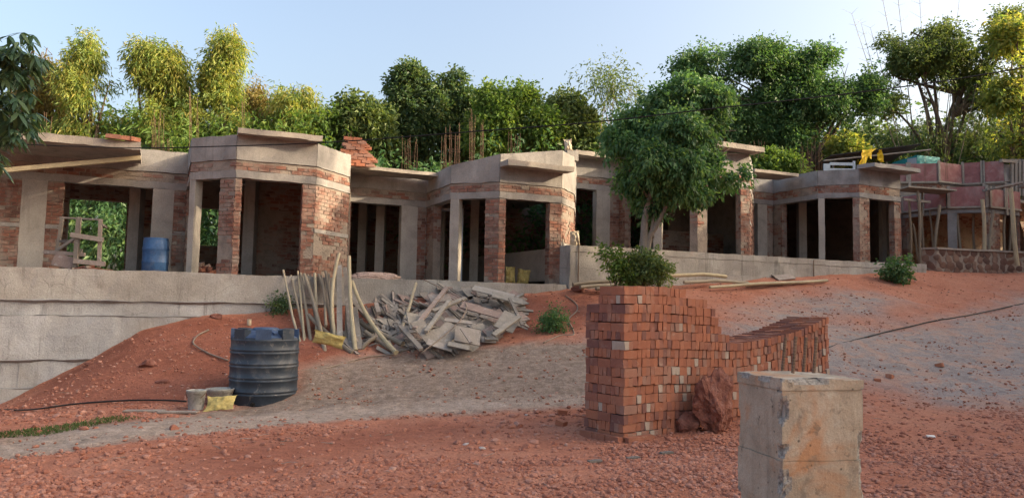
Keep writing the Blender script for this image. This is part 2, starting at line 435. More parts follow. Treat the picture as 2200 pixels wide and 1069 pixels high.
for p in [(-9, 1, 0), (0, 1, 0), (9, 1, 0.0), (20, 2, 0.1), (-20, 4, -0.5), (22, 14, 0.9), (30, 24, 2.4), (-13, 20, 1.7), (-6, 23, 1.9), (0, 25, 2.0), (4, 28, 2.9), (9, 31, 3.0), (16, 36, 3.4), (-14, 30, 2.3), (0, 34, 2.8),
          (12, 44, 3.8), (-14, 44, 3.2), (28, 40, 3.9), (-22, 14, -0.6), (-25, 30, 2)]:
    ctrl.append(A(*p))
ctrl = np.array(ctrl)
_n = len(ctrl)
_K = np.linalg.norm(ctrl[:, None, :2] - ctrl[None, :, :2], axis=-1)
_P = np.c_[np.ones(_n), ctrl[:, :2]]
_S = np.block([[_K - 0.02 * np.eye(_n), _P], [_P.T, np.zeros((3, 3))]])
_w = np.linalg.solve(_S, np.r_[ctrl[:, 2], 0, 0, 0])
def base_z(x, y):
    x = np.clip(np.asarray(x, float), -25, 32); y = np.clip(np.asarray(y, float), 1, 46)
    sh = x.shape
    x, y = x.ravel(), y.ravel()
    out = np.empty(len(x))
    for i in range(0, len(x), 20000):
        xx, yy = x[i:i + 20000], y[i:i + 20000]
        k = np.hypot(xx[:, None] - ctrl[None, :, 0], yy[:, None] - ctrl[None, :, 1])
        out[i:i + 20000] = k @ _w[:_n] + _w[_n] + _w[_n + 1] * xx + _w[_n + 2] * yy
    return out.reshape(sh)
def gz(x, y):
    x = np.asarray(x, float); y = np.asarray(y, float)
    return base_z(x, y) + (fbm2(x, y, 0.8, 3, 1) - 0.5) * 0.10 + (fbm2(x, y, 3.2, 3, 2) - 0.5) * 0.055 - 0.01
def g1(x, y): return float(gz(np.array([x]), np.array([y]))[0])
def G(px, py, lo=3.0, hi=40.0):
    """where a sight line meets the ground"""
    d = ray(px, py)
    t = np.arange(lo, hi, 0.04)
    p = CAMP[None] + d[None] * t[:, None]
    h = p[:, 2] - base_z(p[:, 0], p[:, 1])
    i = np.argmax(h < 0) if (h < 0).any() else len(t) - 1
    q = p[i]
    return A(q[0], q[1], g1(q[0], q[1]))

def axis(fine0, fine1, step, far0, far1, g=1.16):
    a = list(np.arange(fine0, fine1, step)); s = step; x = a[-1]
    while x < far1: s *= g; x += s; a.append(x)
    b = []; s = step; x = fine0
    while x > far0: s *= g; x -= s; b.append(x)
    return np.array(b[::-1] + a)
gx = axis(-14, 19, 0.075, -500, 500)
gy = np.r_[axis(2.5, 12.5, 0.06, -300, 12.4)[:-1], axis(12.5, 32, 0.11, 12.45, 700)[0:]]
gy = np.unique(np.round(gy, 4))
XX, YY = np.meshgrid(gx, gy)
ZZ = gz(XX, YY)
ZZ = ZZ + (fbm2(XX, YY, 9.0, 2, 4) - 0.5) * 0.03
def poly_sd(x, y, poly):
    """signed distance to polygon, positive inside"""
    poly = np.array(poly)
    ins = np.zeros(x.shape, bool); dm = np.full(x.shape, 1e9)
    for i in range(len(poly)):
        a, b = poly[i][:2], poly[(i + 1) % len(poly)][:2]
        e = b - a
        t = np.clip(((x - a[0]) * e[0] + (y - a[1]) * e[1]) / (e @ e + 1e-12), 0, 1)
        dm = np.minimum(dm, np.hypot(x - a[0] - t * e[0], y - a[1] - t * e[1]))
        c = ((a[1] > y) != (b[1] > y)) & (x < (b[0] - a[0]) * (y - a[1]) / (b[1] - a[1] + 1e-12) + a[0])
        ins ^= c
    return np.where(ins, dm, -dm)
def gpoly(pts): return [G(*p) for p in pts]
def softmask(x, y, poly, w=0.25, wob=0.5, seed=0):
    d = poly_sd(x, y, poly) + (fbm2(x, y, 1.3, 3, seed) - 0.5) * wob * 2 + (fbm2(x, y, 6, 2, seed + 9) - 0.5) * wob * 0.6
    return np.clip(d / w + 0.5, 0, 1)
P_GREY = gpoly([(-120, 1010), (0, 985), (250, 948), (500, 922), (800, 893), (1000, 884), (1250, 866), (1330, 850), (1330, 735), (1255, 738), (1150, 733), (1000, 742), (860, 757), (760, 766), (660, 785), (640, 840), (510, 872), (380, 893), (200, 908), (0, 945), (-120, 960)])
P_PATH = gpoly([(-120, 1010), (0, 985), (250, 948), (500, 922), (800, 893), (1000, 884), (1250, 866), (1250, 848), (1000, 862), (800, 872), (620, 882), (500, 892), (380, 898), (200, 915), (0, 948), (-120, 965)])
P_DRIVE = gpoly([(1320, 850), (1320, 740), (1560, 700), (1640, 668), (1700, 636), (1880, 628), (1960, 650), (1780, 690), (1900, 700), (2060, 680), (2200, 640), (2420, 640), (2420, 890), (2200, 884), (2090, 880), (2000, 868), (1930, 842), (1860, 832), (1700, 850)])
P_BANK = gpoly([(-100, 905), (0, 884), (300, 868), (480, 855), (640, 790), (740, 745), (1060, 720), (1250, 700), (1300, 630), (1150, 632), (900, 645), (620, 670), (450, 680), (300, 713), (100, 822), (-100, 920)])
m_grey = softmask(XX, YY, P_GREY, 0.5, 0.3, 3)
m_path = softmask(XX, YY, P_PATH, 0.35, 0.2, 4)
m_drive = softmask(XX, YY, P_DRIVE, 1.6, 1.0, 5)
P_DEEP = gpoly([(380, 985), (560, 945), (900, 905), (1010, 915), (930, 945), (720, 985), (600, 1030), (430, 1030)])
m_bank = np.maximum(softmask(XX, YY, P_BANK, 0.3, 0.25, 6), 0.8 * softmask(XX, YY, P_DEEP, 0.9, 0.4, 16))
ZZ = ZZ + (fbm(np.stack([XX * 0.5 + YY * 0.25, YY * 2.2 - XX * 0.55, XX * 0 + 3.3], -1), 3) - 0.5) * 0.09 * np.clip(m_path + m_drive, 0.25, 1)
ZZ = ZZ + (m_grey * (1 - m_path)) * (fbm2(XX, YY, 2.6, 3, 14) - 0.5) * 0.10
# wheel ruts along the track and up the drive
RUT = [G(*q_)[:2] for q_ in ((-60, 975), (200, 935), (450, 908), (700, 886), (950, 872), (1200, 856), (1420, 830), (1640, 770), (1850, 715), (2050, 672), (2200, 645))]
dm = np.full(XX.shape, 1e9)
for a, b in zip(RUT[:-1], RUT[1:]):
    e = b - a; t = np.clip(((XX - a[0]) * e[0] + (YY - a[1]) * e[1]) / (e @ e), 0, 1)
    dm = np.minimum(dm, np.hypot(XX - a[0] - t * e[0], YY - a[1] - t * e[1]))
rut = np.exp(-((dm - 0.62 + (fbm2(XX, YY, .7, 2, 51) - .5) * .25) / 0.13) ** 2)
ZZ = ZZ - rut * 0.045 * np.clip(fbm2(XX, YY, 1.1, 3, 52) * 2 - .4, 0, 1) + np.exp(-((dm - 0.62) / 0.30) ** 2) * 0.012
nr, nc = XX.shape
ii = np.arange(nr * nc).reshape(nr, nc)
quads = np.stack([ii[:-1, :-1], ii[:-1, 1:], ii[1:, 1:], ii[1:, :-1]], -1).reshape(-1, 4)

m, nt, b = newmat('soil')
p = pos(nt)
sep = nd(nt, 'ShaderNodeSeparateColor', {'Color': nd(nt, 'ShaderNodeAttribute', attribute_name='soil').outputs['Color']})
alpha = nd(nt, 'ShaderNodeAttribute', attribute_name='soil').outputs['Alpha']
n1 = noise(nt, p, 1.1, 5, 0.65, 0.5)
n2 = noise(nt, p, 7.0, 5, 0.7)
n3 = noise(nt, p, 38.0, 4, 0.7)
red = ramp(nt, n1, [(0.25, (0.33, 0.122, 0.070, 1)), (0.5, (0.395, 0.165, 0.105, 1)), (0.75, (0.42, 0.205, 0.135, 1))])
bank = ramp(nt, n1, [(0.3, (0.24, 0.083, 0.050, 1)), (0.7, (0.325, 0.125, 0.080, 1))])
grey = ramp(nt, n2, [(0.3, (0.20, 0.145, 0.112, 1)), (0.7, (0.31, 0.24, 0.19, 1))])
path = ramp(nt, n2, [(0.3, (0.29, 0.225, 0.178, 1)), (0.7, (0.39, 0.31, 0.255, 1))])
drive = ramp(nt, noise(nt, p, 1.7, 6, 0.7, 0.8), [(0.3, (0.22, 0.185, 0.17, 1)), (0.46, (0.29, 0.245, 0.225, 1)), (0.56, (0.36, 0.25, 0.20, 1)), (0.75, (0.41, 0.24, 0.18, 1))])
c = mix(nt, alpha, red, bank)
c = mix(nt, sep.outputs[2], c, drive)
c = mix(nt, sep.outputs[0], c, grey)
c = mix(nt, sep.outputs[1], c, path)
c = mix(nt, 1.0, c, ramp(nt, n2, [(0.25, 0.78), (0.7, 1.15)]), 'MULTIPLY')
c = mix(nt, 1.0, c, ramp(nt, n3, [(0.28, 0.62), (0.5, 1.0), (0.72, 1.3)]), 'MULTIPLY')
nt.links.new(c, b.inputs['Base Color'])
b.inputs['Roughness'].default_value = 0.95
b.inputs['Specular IOR Level'].default_value = 0.15
hh = mth(nt, 'ADD', mth(nt, 'MULTIPLY', n3, 0.6), n2)
bp = nd(nt, 'ShaderNodeBump', {'Height': hh, 'Strength': 0.9, 'Distance': 0.045})
nt.links.new(bp.outputs[0], b.inputs['Normal'])
M['soil'] = m
gm = mesh_np('ground', np.stack([XX, YY, ZZ], -1).reshape(-1, 3), quads, m, smooth=True)
ca = gm.color_attributes.new('soil', 'FLOAT_COLOR', 'POINT')
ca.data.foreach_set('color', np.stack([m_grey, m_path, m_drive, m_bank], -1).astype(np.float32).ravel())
tag(link('ground', gm), kind='structure')

# ------------------------------------------------------------------ retaining walls with their platforms
def out_n(p, q):
    d = A(*q[:2]) - A(*p[:2]); d /= np.linalg.norm(d)
    return A(d[1], -d[0])            # to the right of p->q: towards the camera for walls that run left to right
def lowY(x): return 18.89 + 0.4116 * x
LW0, LW1 = A(-15.0, lowY(-15.0)), A(1.40, lowY(1.40))
ln = out_n(LW0, LW1)
ld = A(-ln[1], ln[0])
rw = thing('retaining_wall', (LW0[0], LW0[1], -1.4), 'long high concrete retaining wall rising out of the red bank at left, rough pour seams across it', 'wall')
Lw = np.linalg.norm(LW1 - LW0)
lifts = [(-1.6, -0.13, 'retaining_pale', 0.045), (-0.13, 0.41, 'retaining_pale', 0.0), (0.41, 1.27, 'retaining_pale', 0.03), (1.27, 1.57, 'retaining_pale', -0.012), (1.57, 2.19, 'retaining', 0.02)]
for z0, z1, mt, off in lifts:
    mb = MB()
    s = 0
    while s < Lw - 0.01:
        e = min(Lw, s + random.uniform(2.2, 4.2))
        if Lw - e < 0.8: e = Lw
        o = off + random.uniform(-0.008, 0.008)
        a, b2 = LW0 + ld * s + ln * o, LW0 + ld * e + ln * o
        mb.quadprism(a, b2, b2 - ln * 0.45, a - ln * 0.45, z0 + 0.003, z1 - 0.003, 0.12)
        s = e
    mb.jitter(0.03, 3.2)
    v = np.array(mb.v); v[:, 2] += (fbm(np.stack([v[:, 0] * .8, v[:, 1] * .8, v[:, 2] * 0], -1), 3) - .5) * .10 * (v[:, 2] < 2.0); mb.v = [tuple(k) for k in v]
    part('concrete_lift', mb, M[mt], rw)
for z_, th_, sd_ in ((1.57, .030, 1), (1.27, .020, 2), (0.41, .034, 3), (-0.13, .025, 4)):
    mb = MB()                                   # grout that leaked and set along the pour line
    nseg = 150
    f = np.linspace(0, 1, nseg)
    P_ = LW0[None] + (LW1 - LW0)[None] * f[:, None]
    zz = z_ + (fbm(np.stack([P_[:, 0] * .8, P_[:, 1] * .8, f * 0], -1), 3) - .5) * .10 + (fbm(np.stack([f * 90, f * 0 + sd_, f * 0], -1), 2) - .5) * .03
    w_ = th_ * np.clip(fbm(np.stack([f * 38, f * 0 + 3 * sd_, f * 0], -1), 3) * 3.4 - 1.0, 0.12, 1.7)
    d_ = fbm(np.stack([f * 120, f * 0 + 5 * sd_, f * 0], -1), 2)
    top = [np.array([*(p + ln * .015), z + .6 * w]) for p, z, w in zip(P_, zz, w_)]
    out = [np.array([*(p + ln * (.030 + .8 * w)), z + .1 * w]) for p, z, w in zip(P_, zz, w_)]
    bot = [np.array([*(p + ln * .015), z - w * (1 + 2.6 * max(0, d - .6))]) for p, z, w, d in zip(P_, zz, w_, d_)]
    vs = top + out + bot
    fs = [(i, i + nseg, i + nseg + 1, i + 1) for i in range(nseg - 1)] + [(i + nseg, i + 2 * nseg, i + 2 * nseg + 1, i + nseg + 1) for i in range(nseg - 1)]
    mb.add(vs, [q[::-1] for q in fs])
    part('pour_seam', mb, M['concrete_grey'], rw)
mb = MB()
mb.quadprism(LW0 - ln * 0.44, LW1 - ln * 0.44, LW1 - ln * 9.5, LW0 - ln * 9.5, 1.3, 2.16, 1.5)
part('floor_slab', mb, M['slab'], rw)
mb = MB()
mb.quadprism(LW0 - ln * 0.12, LW1 - ln * 0.12, LW1 - ln * 0.40, LW0 - ln * 0.40, -1.5, 2.1)
part('core', mb, M['concrete'], rw)

uw = thing('retaining_wall', (UPW[0][0], UPW[0][1], 1.5), 'lower pale concrete retaining wall at right, running behind the leafy tree with bamboo poles along its foot', 'wall')
zt = [3.2, 3.24, 3.27, 3.30]
TH = A(-0.24, 0.22)                   # direction of the wall's left end face
inner = [UPW[0] + TH] + [q - out_n(UPW[max(0, i)], UPW[i + 1] if i + 1 < 4 else UPW[i] + UPW[i] - UPW[i - 1]) * 0.4 for i, q in enumerate(UPW) if i > 0]
for z0f, z1f, off in ((None, 0.52, 0.006), (0.52, 0.86, 0.0), (0.86, 1.0, 0.012)):
    mb = MB()
    for i in range(3):
        a, b2 = UPW[i], UPW[i + 1]
        n_ = out_n(a, b2)
        zb = 1.5 if i == 0 else 2.2
        def lvl(f, zt_): return zb if f is None else 2.0 + (zt_ - 2.0) * f
        mb.quadprism(a + n_ * off, b2 + n_ * off, inner[i + 1], inner[i], [lvl(z0f, zt[i]) + 0.003, lvl(z0f, zt[i + 1]) + 0.003] + [lvl(z0f, zt[i + 1]) + 0.003, lvl(z0f, zt[i]) + 0.003],
                     [lvl(z1f, zt[i]), lvl(z1f, zt[i + 1])] + [lvl(z1f, zt[i + 1]), lvl(z1f, zt[i])], 0.16)
    mb.jitter(0.026, 3.2)
    part('concrete_lift', mb, M['retaining'], uw)
mb = MB()
for i in range(3):
    a, b2 = inner[i], inner[i + 1]
    n_ = out_n(UPW[1], UPW[2])
    mb.quadprism(a, b2, b2 - n_ * 9.5, a - n_ * 9.5, 2.3, zt[i] - 0.05)
part('floor_slab', mb, M['slab'], uw)
# vertical joint strips and a thin steel rod standing against the wall
for px in (1242, 1745):
    s_, q = atline(px, UPW[0] if px < 1500 else UPW[1], UPW[1] if px < 1500 else UPW[2])
    q = q + out_n(UPW[0], UPW[1]) * 0.03
    mb = MB().tube([(q[0], q[1], 2.15), (q[0] + 0.01, q[1], 3.28 if px < 1500 else 3.22)], 0.012, 6)
    part('joint_rod', mb, M['rust'], uw)
# ------------------------------------------------------------------ bricks
BL, BH, BT, PIT = 0.225, 0.074, 0.07, 0.087
def brick_mesh(name, L, T, H, rnd, mat, seed, jit=0.004):
    r_ = np.random.default_rng(seed)
    c = np.array([(-1, -1, -1), (1, -1, -1), (1, 1, -1), (-1, 1, -1), (-1, -1, 1), (1, -1, 1), (1, 1, 1), (-1, 1, 1)], float) * A(L, T, H) / 2
    c = c + r_.normal(0, jit, c.shape)
    mb = MB(); mb.rv = rnd
    mb.hexa(c)
    return mb.mesh(name, mat), c
BRICKS = [brick_mesh('brick', BL, BT, BH, i / 11.0 if i < 10 else 1.0, M['brick'], 40 + i) for i in range(12)]
def flush_bricks(house, items, limit, variants=None, mat=None, name='brick'):
    """items: (centre xyz, heading angle, length scale, tint 0-1, rank). The largest-looking become objects, the others one joined part."""
    variants = variants or BRICKS; mat = mat or M['brick']
    items = sorted(items, key=lambda t: -t[4])
    w = wloc(house)
    nv = len(variants)
    for c, a, sx, tint, _ in items[:limit]:
        me = variants[min(nv - 1, int(tint * nv))][0]
        o = bpy.data.objects.new(name, me)
        COL.objects.link(o)
        o.parent = house
        o.location = Vector((c - w).tolist())
        o.rotation_euler = (random.uniform(-.02, .02), random.uniform(-.012, .012), a + random.uniform(-.012, .012))
        o.scale = (sx, 1, 1)
    rest = items[limit:]
    if rest:
        V, Fc, Rn = [], [], []
        Q = np.array([(3, 2, 1, 0), (4, 5, 6, 7), (0, 1, 5, 4), (1, 2, 6, 5), (2, 3, 7, 6), (3, 0, 4, 7)])
        for i, (c, a, sx, tint, _) in enumerate(rest):
            vi = min(nv - 1, int(tint * nv))
            me, cc = variants[vi]
            ca_, sa = math.cos(a), math.sin(a)
            x = cc[:, 0] * sx
            V.append(np.stack([x * ca_ - cc[:, 1] * sa, x * sa + cc[:, 1] * ca_, cc[:, 2]], -1) + c - w)
            Fc.append(Q + 8 * i); Rn += [me.attributes['rnd'].data[0].value] * 6
        o = link('bricks' if False else name + '_infill', mesh_np('brick_infill', np.concatenate(V), np.concatenate(Fc), mat, Rn), house)
        tag(o, kind='stuff')

def brick_panel(items, p, q, z0, z1, keep=0.9, depth=0.0, seed=0):
    """running-bond bricks standing proud of the wall face p->q (outside on the right of p->q)"""
    p, q = A(*p[:2]), A(*q[:2])
    d = q - p; L = np.linalg.norm(d)
    if L < 0.03: return
    d = d / L; n = A(d[1], -d[0])
    ang = math.atan2(d[1], d[0])
    k = 0; z = z0 + 0.008
    while z + BH * 0.8 < z1:
        h = min(BH, z1 - z - 0.004)
        s = 0.0; first = (k % 2 == 1)
        while s < L - 0.02:
            l = (0.11 if first else BL); first = False
            e = min(L, s + l)
            mid = p + d * (s + e) / 2
            zc = z + BH / 2
            smear = float(fbm(A(mid[0] * 1.4, mid[1] * 1.4, zc * 1.8 + seed), 2))
            if random.random() < 0.6 + 0.4 * keep and smear < 0.62 and e - s > 0.03:
                off = random.gauss(0.0, 0.004) + 0.003
                c = mid + n * (off - BT / 2 + depth)
                c3 = A(c[0], c[1], zc + random.gauss(0, 0.002))
                tc = CAMP - c3; Dd = np.linalg.norm(tc)
                face = max(0.0, (tc[:2] / Dd) @ n)
                t = random.random() * 0.85 + (0.15 if random.random() < 0.12 else 0)
                items.append((c3, ang, (e - s - 0.008) / BL, min(0.999, t), face * (e - s) / Dd ** 2))
            s = e + 0.012
        z += PIT; k += 1

def miter(pts, t):
    """offset an open polyline inwards (left of travel) by t"""
    pts = [A(*p[:2]) for p in pts]
    out = []
    for i, p in enumerate(pts):
        ds = []
        if i > 0: ds.append((p - pts[i - 1]) / np.linalg.norm(p - pts[i - 1]))
        if i < len(pts) - 1: ds.append((pts[i + 1] - p) / np.linalg.norm(pts[i + 1] - p))
        ns = [A(-d[1], d[0]) for d in ds]
        m_ = sum(ns); m_ /= np.linalg.norm(m_)
        out.append(p + m_ * t / max(0.35, m_ @ ns[0]))
    return out

TW = 0.22
def facade(house, items, pts, els, zf, hz, mats=('column', 'concrete'), beam_top=None, band=True, sill=(), seed=0):
    """pts: plan corners left to right; els[i]: list of (kind, px0, px1) along edge i (None = the corner)
       hz: heights above the floor (lintel bottom, lintel top, brick band top, beam top)"""
    inn = miter(pts, TW)
    zl, zl2, zb, zr = [zf + h for h in hz]
    core, cols = MB(), MB()
    for i in range(len(pts) - 1):
        P, Q, Pi, Qi = A(*pts[i]), A(*pts[i + 1]), inn[i], inn[i + 1]
        n = out_n(P, Q)
        top = (zr, zr) if beam_top is None else (beam_top[i], beam_top[i + 1])
        for kind, a, b_ in els[i]:
            sa = 0.0 if a is None else (atline(a, P, Q)[0] if a > 1 or a < 0 else a)
            sb = 1.0 if b_ is None else (atline(b_, P, Q)[0] if b_ > 1 or b_ < 0 else b_)
            sa, sb = max(0, min(1, sa)), max(0, min(1, sb))
            if sb - sa < 0.004: continue
            a0, b0 = P + (Q - P) * sa, P + (Q - P) * sb
            # inner points: square to the face except at corners
            ai = Pi if sa == 0 else a0 - n * TW
            bi = Qi if sb == 1 else b0 - n * TW
            if kind == 'conc':
                o = n * 0.007
                cols_ = MB().quadprism(a0 + o, b0 + o, bi, ai, zf - 0.1, zl + 0.001, 0.2).jitter(0.014, 4)
                part('concrete_column', cols_, M[mats[0]], house)
            elif kind == 'brick':
                core.quadprism(a0 - n * 0.012, b0 - n * 0.012, bi, ai, zf - 0.1, zl)
                brick_panel(items, a0, b0, zf, zl - 0.004, 0.9, 0.0, seed)
                if sa > 0.01 and True:      # left jamb, seen from inside the opening
                    brick_panel(items, ai, a0, zf, zl - 0.004, 0.85, 0.002, seed)
                if sb < 0.99:
                    brick_panel(items, b0, bi, zf, zl - 0.004, 0.85, 0.002, seed)
                if (i, kind) in sill or kind in sill:
                    mbs = MB().quadprism(a0 + n * 0.012, b0 + n * 0.012, b0 - n * 0.1, a0 - n * 0.1, zf + 1.02, zf + 1.11, 0.2).jitter(0.006, 5)
                    part('sill_band', mbs, M['concrete'], house)
        # lintel, brick band, beam
        if band:
            o = n * 0.012
            l = MB().quadprism(P + o, Q + o, Qi, Pi, zl + 0.002, zl2, 0.12).jitter(0.022, 4.5)
            part('lintel', l, M[mats[1]], house)
            core.quadprism(P - n * 0.012, Q - n * 0.012, Qi, Pi, zl2 + 0.002, zb)
            brick_panel(items, P, Q, zl2 + 0.004, zb - 0.006, 0.78, 0.0, seed + 3)
            o = n * 0.016
            l = MB().quadprism(P + o, Q + o, Qi, Pi, zb + 0.002, [top[0], top[1], top[1], top[0]], 0.12).jitter(0.024, 3.6)
            part('beam', l, M[mats[1]], house)
    part('wall', core, M['mortar'], house)
    return inn

def canopy(house, corners, z, th, mat='slab', tilt=0.0):
    """cantilevered slab: corners (front-left, front-right, back-right, back-left)"""
    a, b_, c, d = [A(*k[:2]) for k in corners]
    mb = MB().quadprism(a, b_, c, d, [z - th + tilt, z - th + tilt, z - th, z - th], [z + tilt, z + tilt, z, z], 0.13).jitter(0.024, 3.6)
    return part('canopy_slab', mb, M[mat], house)

def back_wall(house, items, p, q, z0, z1, holes, mat='mortar'):
    """rear wall p->q with rectangular openings (px0, px1, z0, z1) that pass the daylight through"""
    p, q = A(*p), A(*q)
    n = out_n(p, q); L = np.linalg.norm(q - p)
    cuts = []
    for a, b_, h0, h1 in holes:
        sa, sb = sorted((atline(a, p, q)[0], atline(b_, p, q)[0]))
        cuts.append((max(0, sa), min(1, sb), h0, h1))
    cuts.sort()
    mb = MB(); s = 0.0
    def seg(s0, s1, za, zb_):
        if s1 - s0 < 0.002 or zb_ - za < 0.01: return
        a, b2 = p + (q - p) * s0, p + (q - p) * s1
        mb.quadprism(a, b2, b2 - n * 0.2, a - n * 0.2, za, zb_)
        if zb_ - za > 0.3 and mat == 'mortar': brick_panel(items, a, b2, za, zb_, 0.8, 0.0, 7)
    for sa, sb, h0, h1 in cuts:
        seg(s, sa, z0, z1); seg(sa, sb, z0, h0); seg(sa, sb, h1, z1)
        s = sb
    seg(s, 1.0, z0, z1)
    part('rear_wall', mb, M[mat], house)

def rods(house, px0, px1, ybot, ytop, D, n, spread=0.25, rad=0.0052, mat='rust'):
    """starter bars of a roof column"""
    mb_ = None
    for i in range(n):
        f = (i + random.uniform(0, 0.6)) / max(1, n - 0.4)
        px = px0 + (px1 - px0) * min(1, f)
        Yd = D + random.uniform(-spread, spread)
        a = atY(px, ybot, Yd); t = atY(px + random.uniform(-3, 4), ytop + random.uniform(0, 0.35) * (ybot - ytop), Yd)
        t2 = (a + t) / 2 + A(random.uniform(-.02, .02), 0, 0)
        a[2] -= 0.25
        mb = MB().tube([a, t2, t], rad, 5)
        part('rebar', mb, M[mat], house)

def roof_slab(house, poly, z0, z1, mat='slab'):
    mb = MB(); n = len(poly)
    vs = [(*p[:2], z0) for p in poly] + [(*p[:2], z1) for p in poly]
    ar = sum(poly[i][0] * poly[(i + 1) % n][1] - poly[(i + 1) % n][0] * poly[i][1] for i in range(n))
    fs = [tuple(range(n))[::-1], tuple(range(n, 2 * n))] + [(i, (i + 1) % n, n + (i + 1) % n, n + i) for i in range(n)]
    if ar < 0: fs = [f[::-1] for f in fs]
    mb.add(vs, fs)
    return part('roof_slab', mb, M[mat], house)

bd = A(math.cos(R(25)), math.sin(R(25))); bn = A(-bd[1], bd[0])   # along the row, and back into the hill

# ------------------------------------------------------------------ house A: recess at far left + bay
zf = 2.17
Aj, Ar, Ac, A2, A3, A4 = A(-14.0, 16.0), A(-8.03, 18.79), A(-7.21, 17.02), A(-6.05, 16.6), A(-4.488, 17.33), A(-4.008, 18.65)
Bj, Br, Bc, B2, B3, B4 = A(-4.336, 20.17), A(-2.375, 21.09), A(-1.585, 19.40), A(-0.34, 18.95), A(1.25, 19.69), A(1.68, 20.87)
hA = thing('unfinished_house', (-7, 17.5, zf), 'nearest unfinished house at left, blue barrel in its recess and a wide brick bay', 'house', 'row of unfinished houses')
it = []
HZ = (2.12, 2.29, 2.52, 3.06)
innA = facade(hA, it, [Aj, Ar, Ac, A2, A3, A4, Bj + A(0.0, 0.02)],
       [[('brick', None, 42), ('conc', 42, 97), ('brick', 97, 133), ('conc', 325, 371), ('brick', 371, None)],
        [('brick', 0.0, 0.16)],
        [('conc', None, 416), ('brick', 469, None)],
        [('brick', None, 516), ('brick', 648, None)],
        [('brick', None, None)], [('brick', None, None)]], zf, HZ, sill=((4, 'brick'), (0, 'brick')), seed=1)
# rear: wall behind the recess with one tall opening, party walls
pa, pb = Aj + bn * 3.3, Ar + bn * 3.3
back_wall(hA, it, pa, pb, zf, zf + 2.95, [(-80, 20, zf, zf + 2.1), (146, 271, zf + 0.0, zf + 2.12)], 'mortar')
pc = pb + bd * 1.0
back_wall(hA, it, pb, pb + bd * 3.6, zf, zf + 2.95, [(415, 476, zf + 1.02, zf + 2.1)], 'mortar')
back_wall(hA, it, Bj - bn * 0.2, Bj + bn * 3.4 - bd * 0.1, zf, zf + 2.95, [], 'mortar')
back_wall(hA, it, A(-6.9, 19.75), A(-5.2, 20.55), zf, zf + 2.95, [], 'mortar')
for px, Yd in ((292, 19.6), (538, 19.6)):
    mb = MB(); q = atY(px, 480, Yd); mb.box(q[0] - 0.14, q[0] + 0.14, q[1] - 0.14, q[1] + 0.14, zf, zf + 2.9)
    part('inner_column', mb, M['concrete'], hA)
roof_slab(hA, [Aj + bn * .1, Ar + bn * .1, Ac + bn * .12, A2 + bn * .12, A3 + bn * .12, A4 - bd * .12, Bj - bd * .12, Bj + bn * 3.5 - bd * .1, Aj + bn * 3.5], zf + 2.88, zf + 3.0)
e0, e1 = atz((-160), 262, 5.02)[:2], atz(302, 305, 5.02)[:2]
o_ = out_n(Aj, Ar)
canopy(hA, (e0, e1, e1 - o_ * 1.95, e0 - o_ * 1.95), 5.02, 0.17)
nA = out_n(A2, A3); dA = (A3 - A2) / np.linalg.norm(A3 - A2)
canopy(hA, (A2 + nA * 0.30 - dA * 0.02, A3 + nA * 0.36 + dA * 0.05, A3 - nA * 0.1, A2 - nA * 0.1), zf + 3.17, 0.12, tilt=0.0)
rods(hA, 85, 112, 292, 232, 18.6, 4); rods(hA, 326, 350, 335, 235, 18.9, 8); rods(hA, 405, 412, 320, 172, 19.6, 3); rods(hA, 424, 426, 320, 205, 19.9, 2); rods(hA, 518, 524, 300, 200, 18.6, 3)
rods(hA, 352, 372, 330, 296, 18.9, 4); rods(hA, 738, 752, 350, 262, 20.2, 3, rad=0.005)
flush_bricks(hA, it, 300)

# ------------------------------------------------------------------ house B
hB = thing('unfinished_house', (-1, 20, zf), 'unfinished house behind the scrap wood pile, its bay side catching warm sun', 'house', 'row of unfinished houses')
it = []
zr = zf + 3.0
Cj, Cr, Cc, C2, C3, C4 = A(1.917, 23.3), A(3.33, 23.96), A(4.11, 22.28), A(5.29, 21.85), A(7.02, 22.66), A(7.45, 23.84)
facade(hB, it, [Bj, Br, Bc, B2, B3, B4, Cj],
       [[('conc', 862, 897), ('brick', 897, None), ('brick', 0.0, 0.03)],
        [('brick', None, 931)],
        [('conc', None, 985), ('brick', 1042, None)],
        [('brick', None, 1086), ('brick', 1181, None)],
        [('brick', None, None)], [('brick', None, None)]], zf, HZ, sill=((4, 'brick'),),
       beam_top=[zf + 2.98, zf + 2.95, zf + 3.0, zf + 3.22, zf + 3.5, zf + 3.55, zf + 3.5], seed=2)
pa, pb = Bj + bn * 4.0, Br + bn * 4.0
back_wall(hB, it, pa, pb, zf, zf + 2.9, [(820, 862, zf + 0.9, zf + 2.1)], 'mortar')
back_wall(hB, it, pb, pb + bd * 6.3, zf, zf + 2.9, [(936, 958, zf + 1.0, zf + 2.05), (984, 1000, zf + 1.0, zf + 2.05)], 'mortar')
for px, Yd in ((818, 21.9), (780, 22.6), (947, 21.6), (1020, 22.2)):
    mb = MB(); q = atY(px, 480, Yd); mb.box(q[0] - 0.12, q[0] + 0.12, q[1] - 0.12, q[1] + 0.12, zf, zf + 2.86)
    part('inner_column', mb, M['column'], hB)
mb = MB(); q = atY(992, 480, 21.0)
mb.box(q[0] - 0.04, q[0] + 0.04, q[1] - 0.05, q[1] + 0.05, zf, zf + 2.02); q2 = q + A(-0.62, 0.1, 0)
mb.box(q2[0] - 0.04, q2[0] + 0.04, q2[1] - 0.05, q2[1] + 0.05, zf, zf + 2.02)
mb.quadprism(q2[:2] + A(-.04, -.05), q[:2] + A(.04, -.05), q[:2] + A(.04, .05), q2[:2] + A(-.04, .05), zf + 2.022, zf + 2.1)
part('door_frame', mb, M['white'], hB)
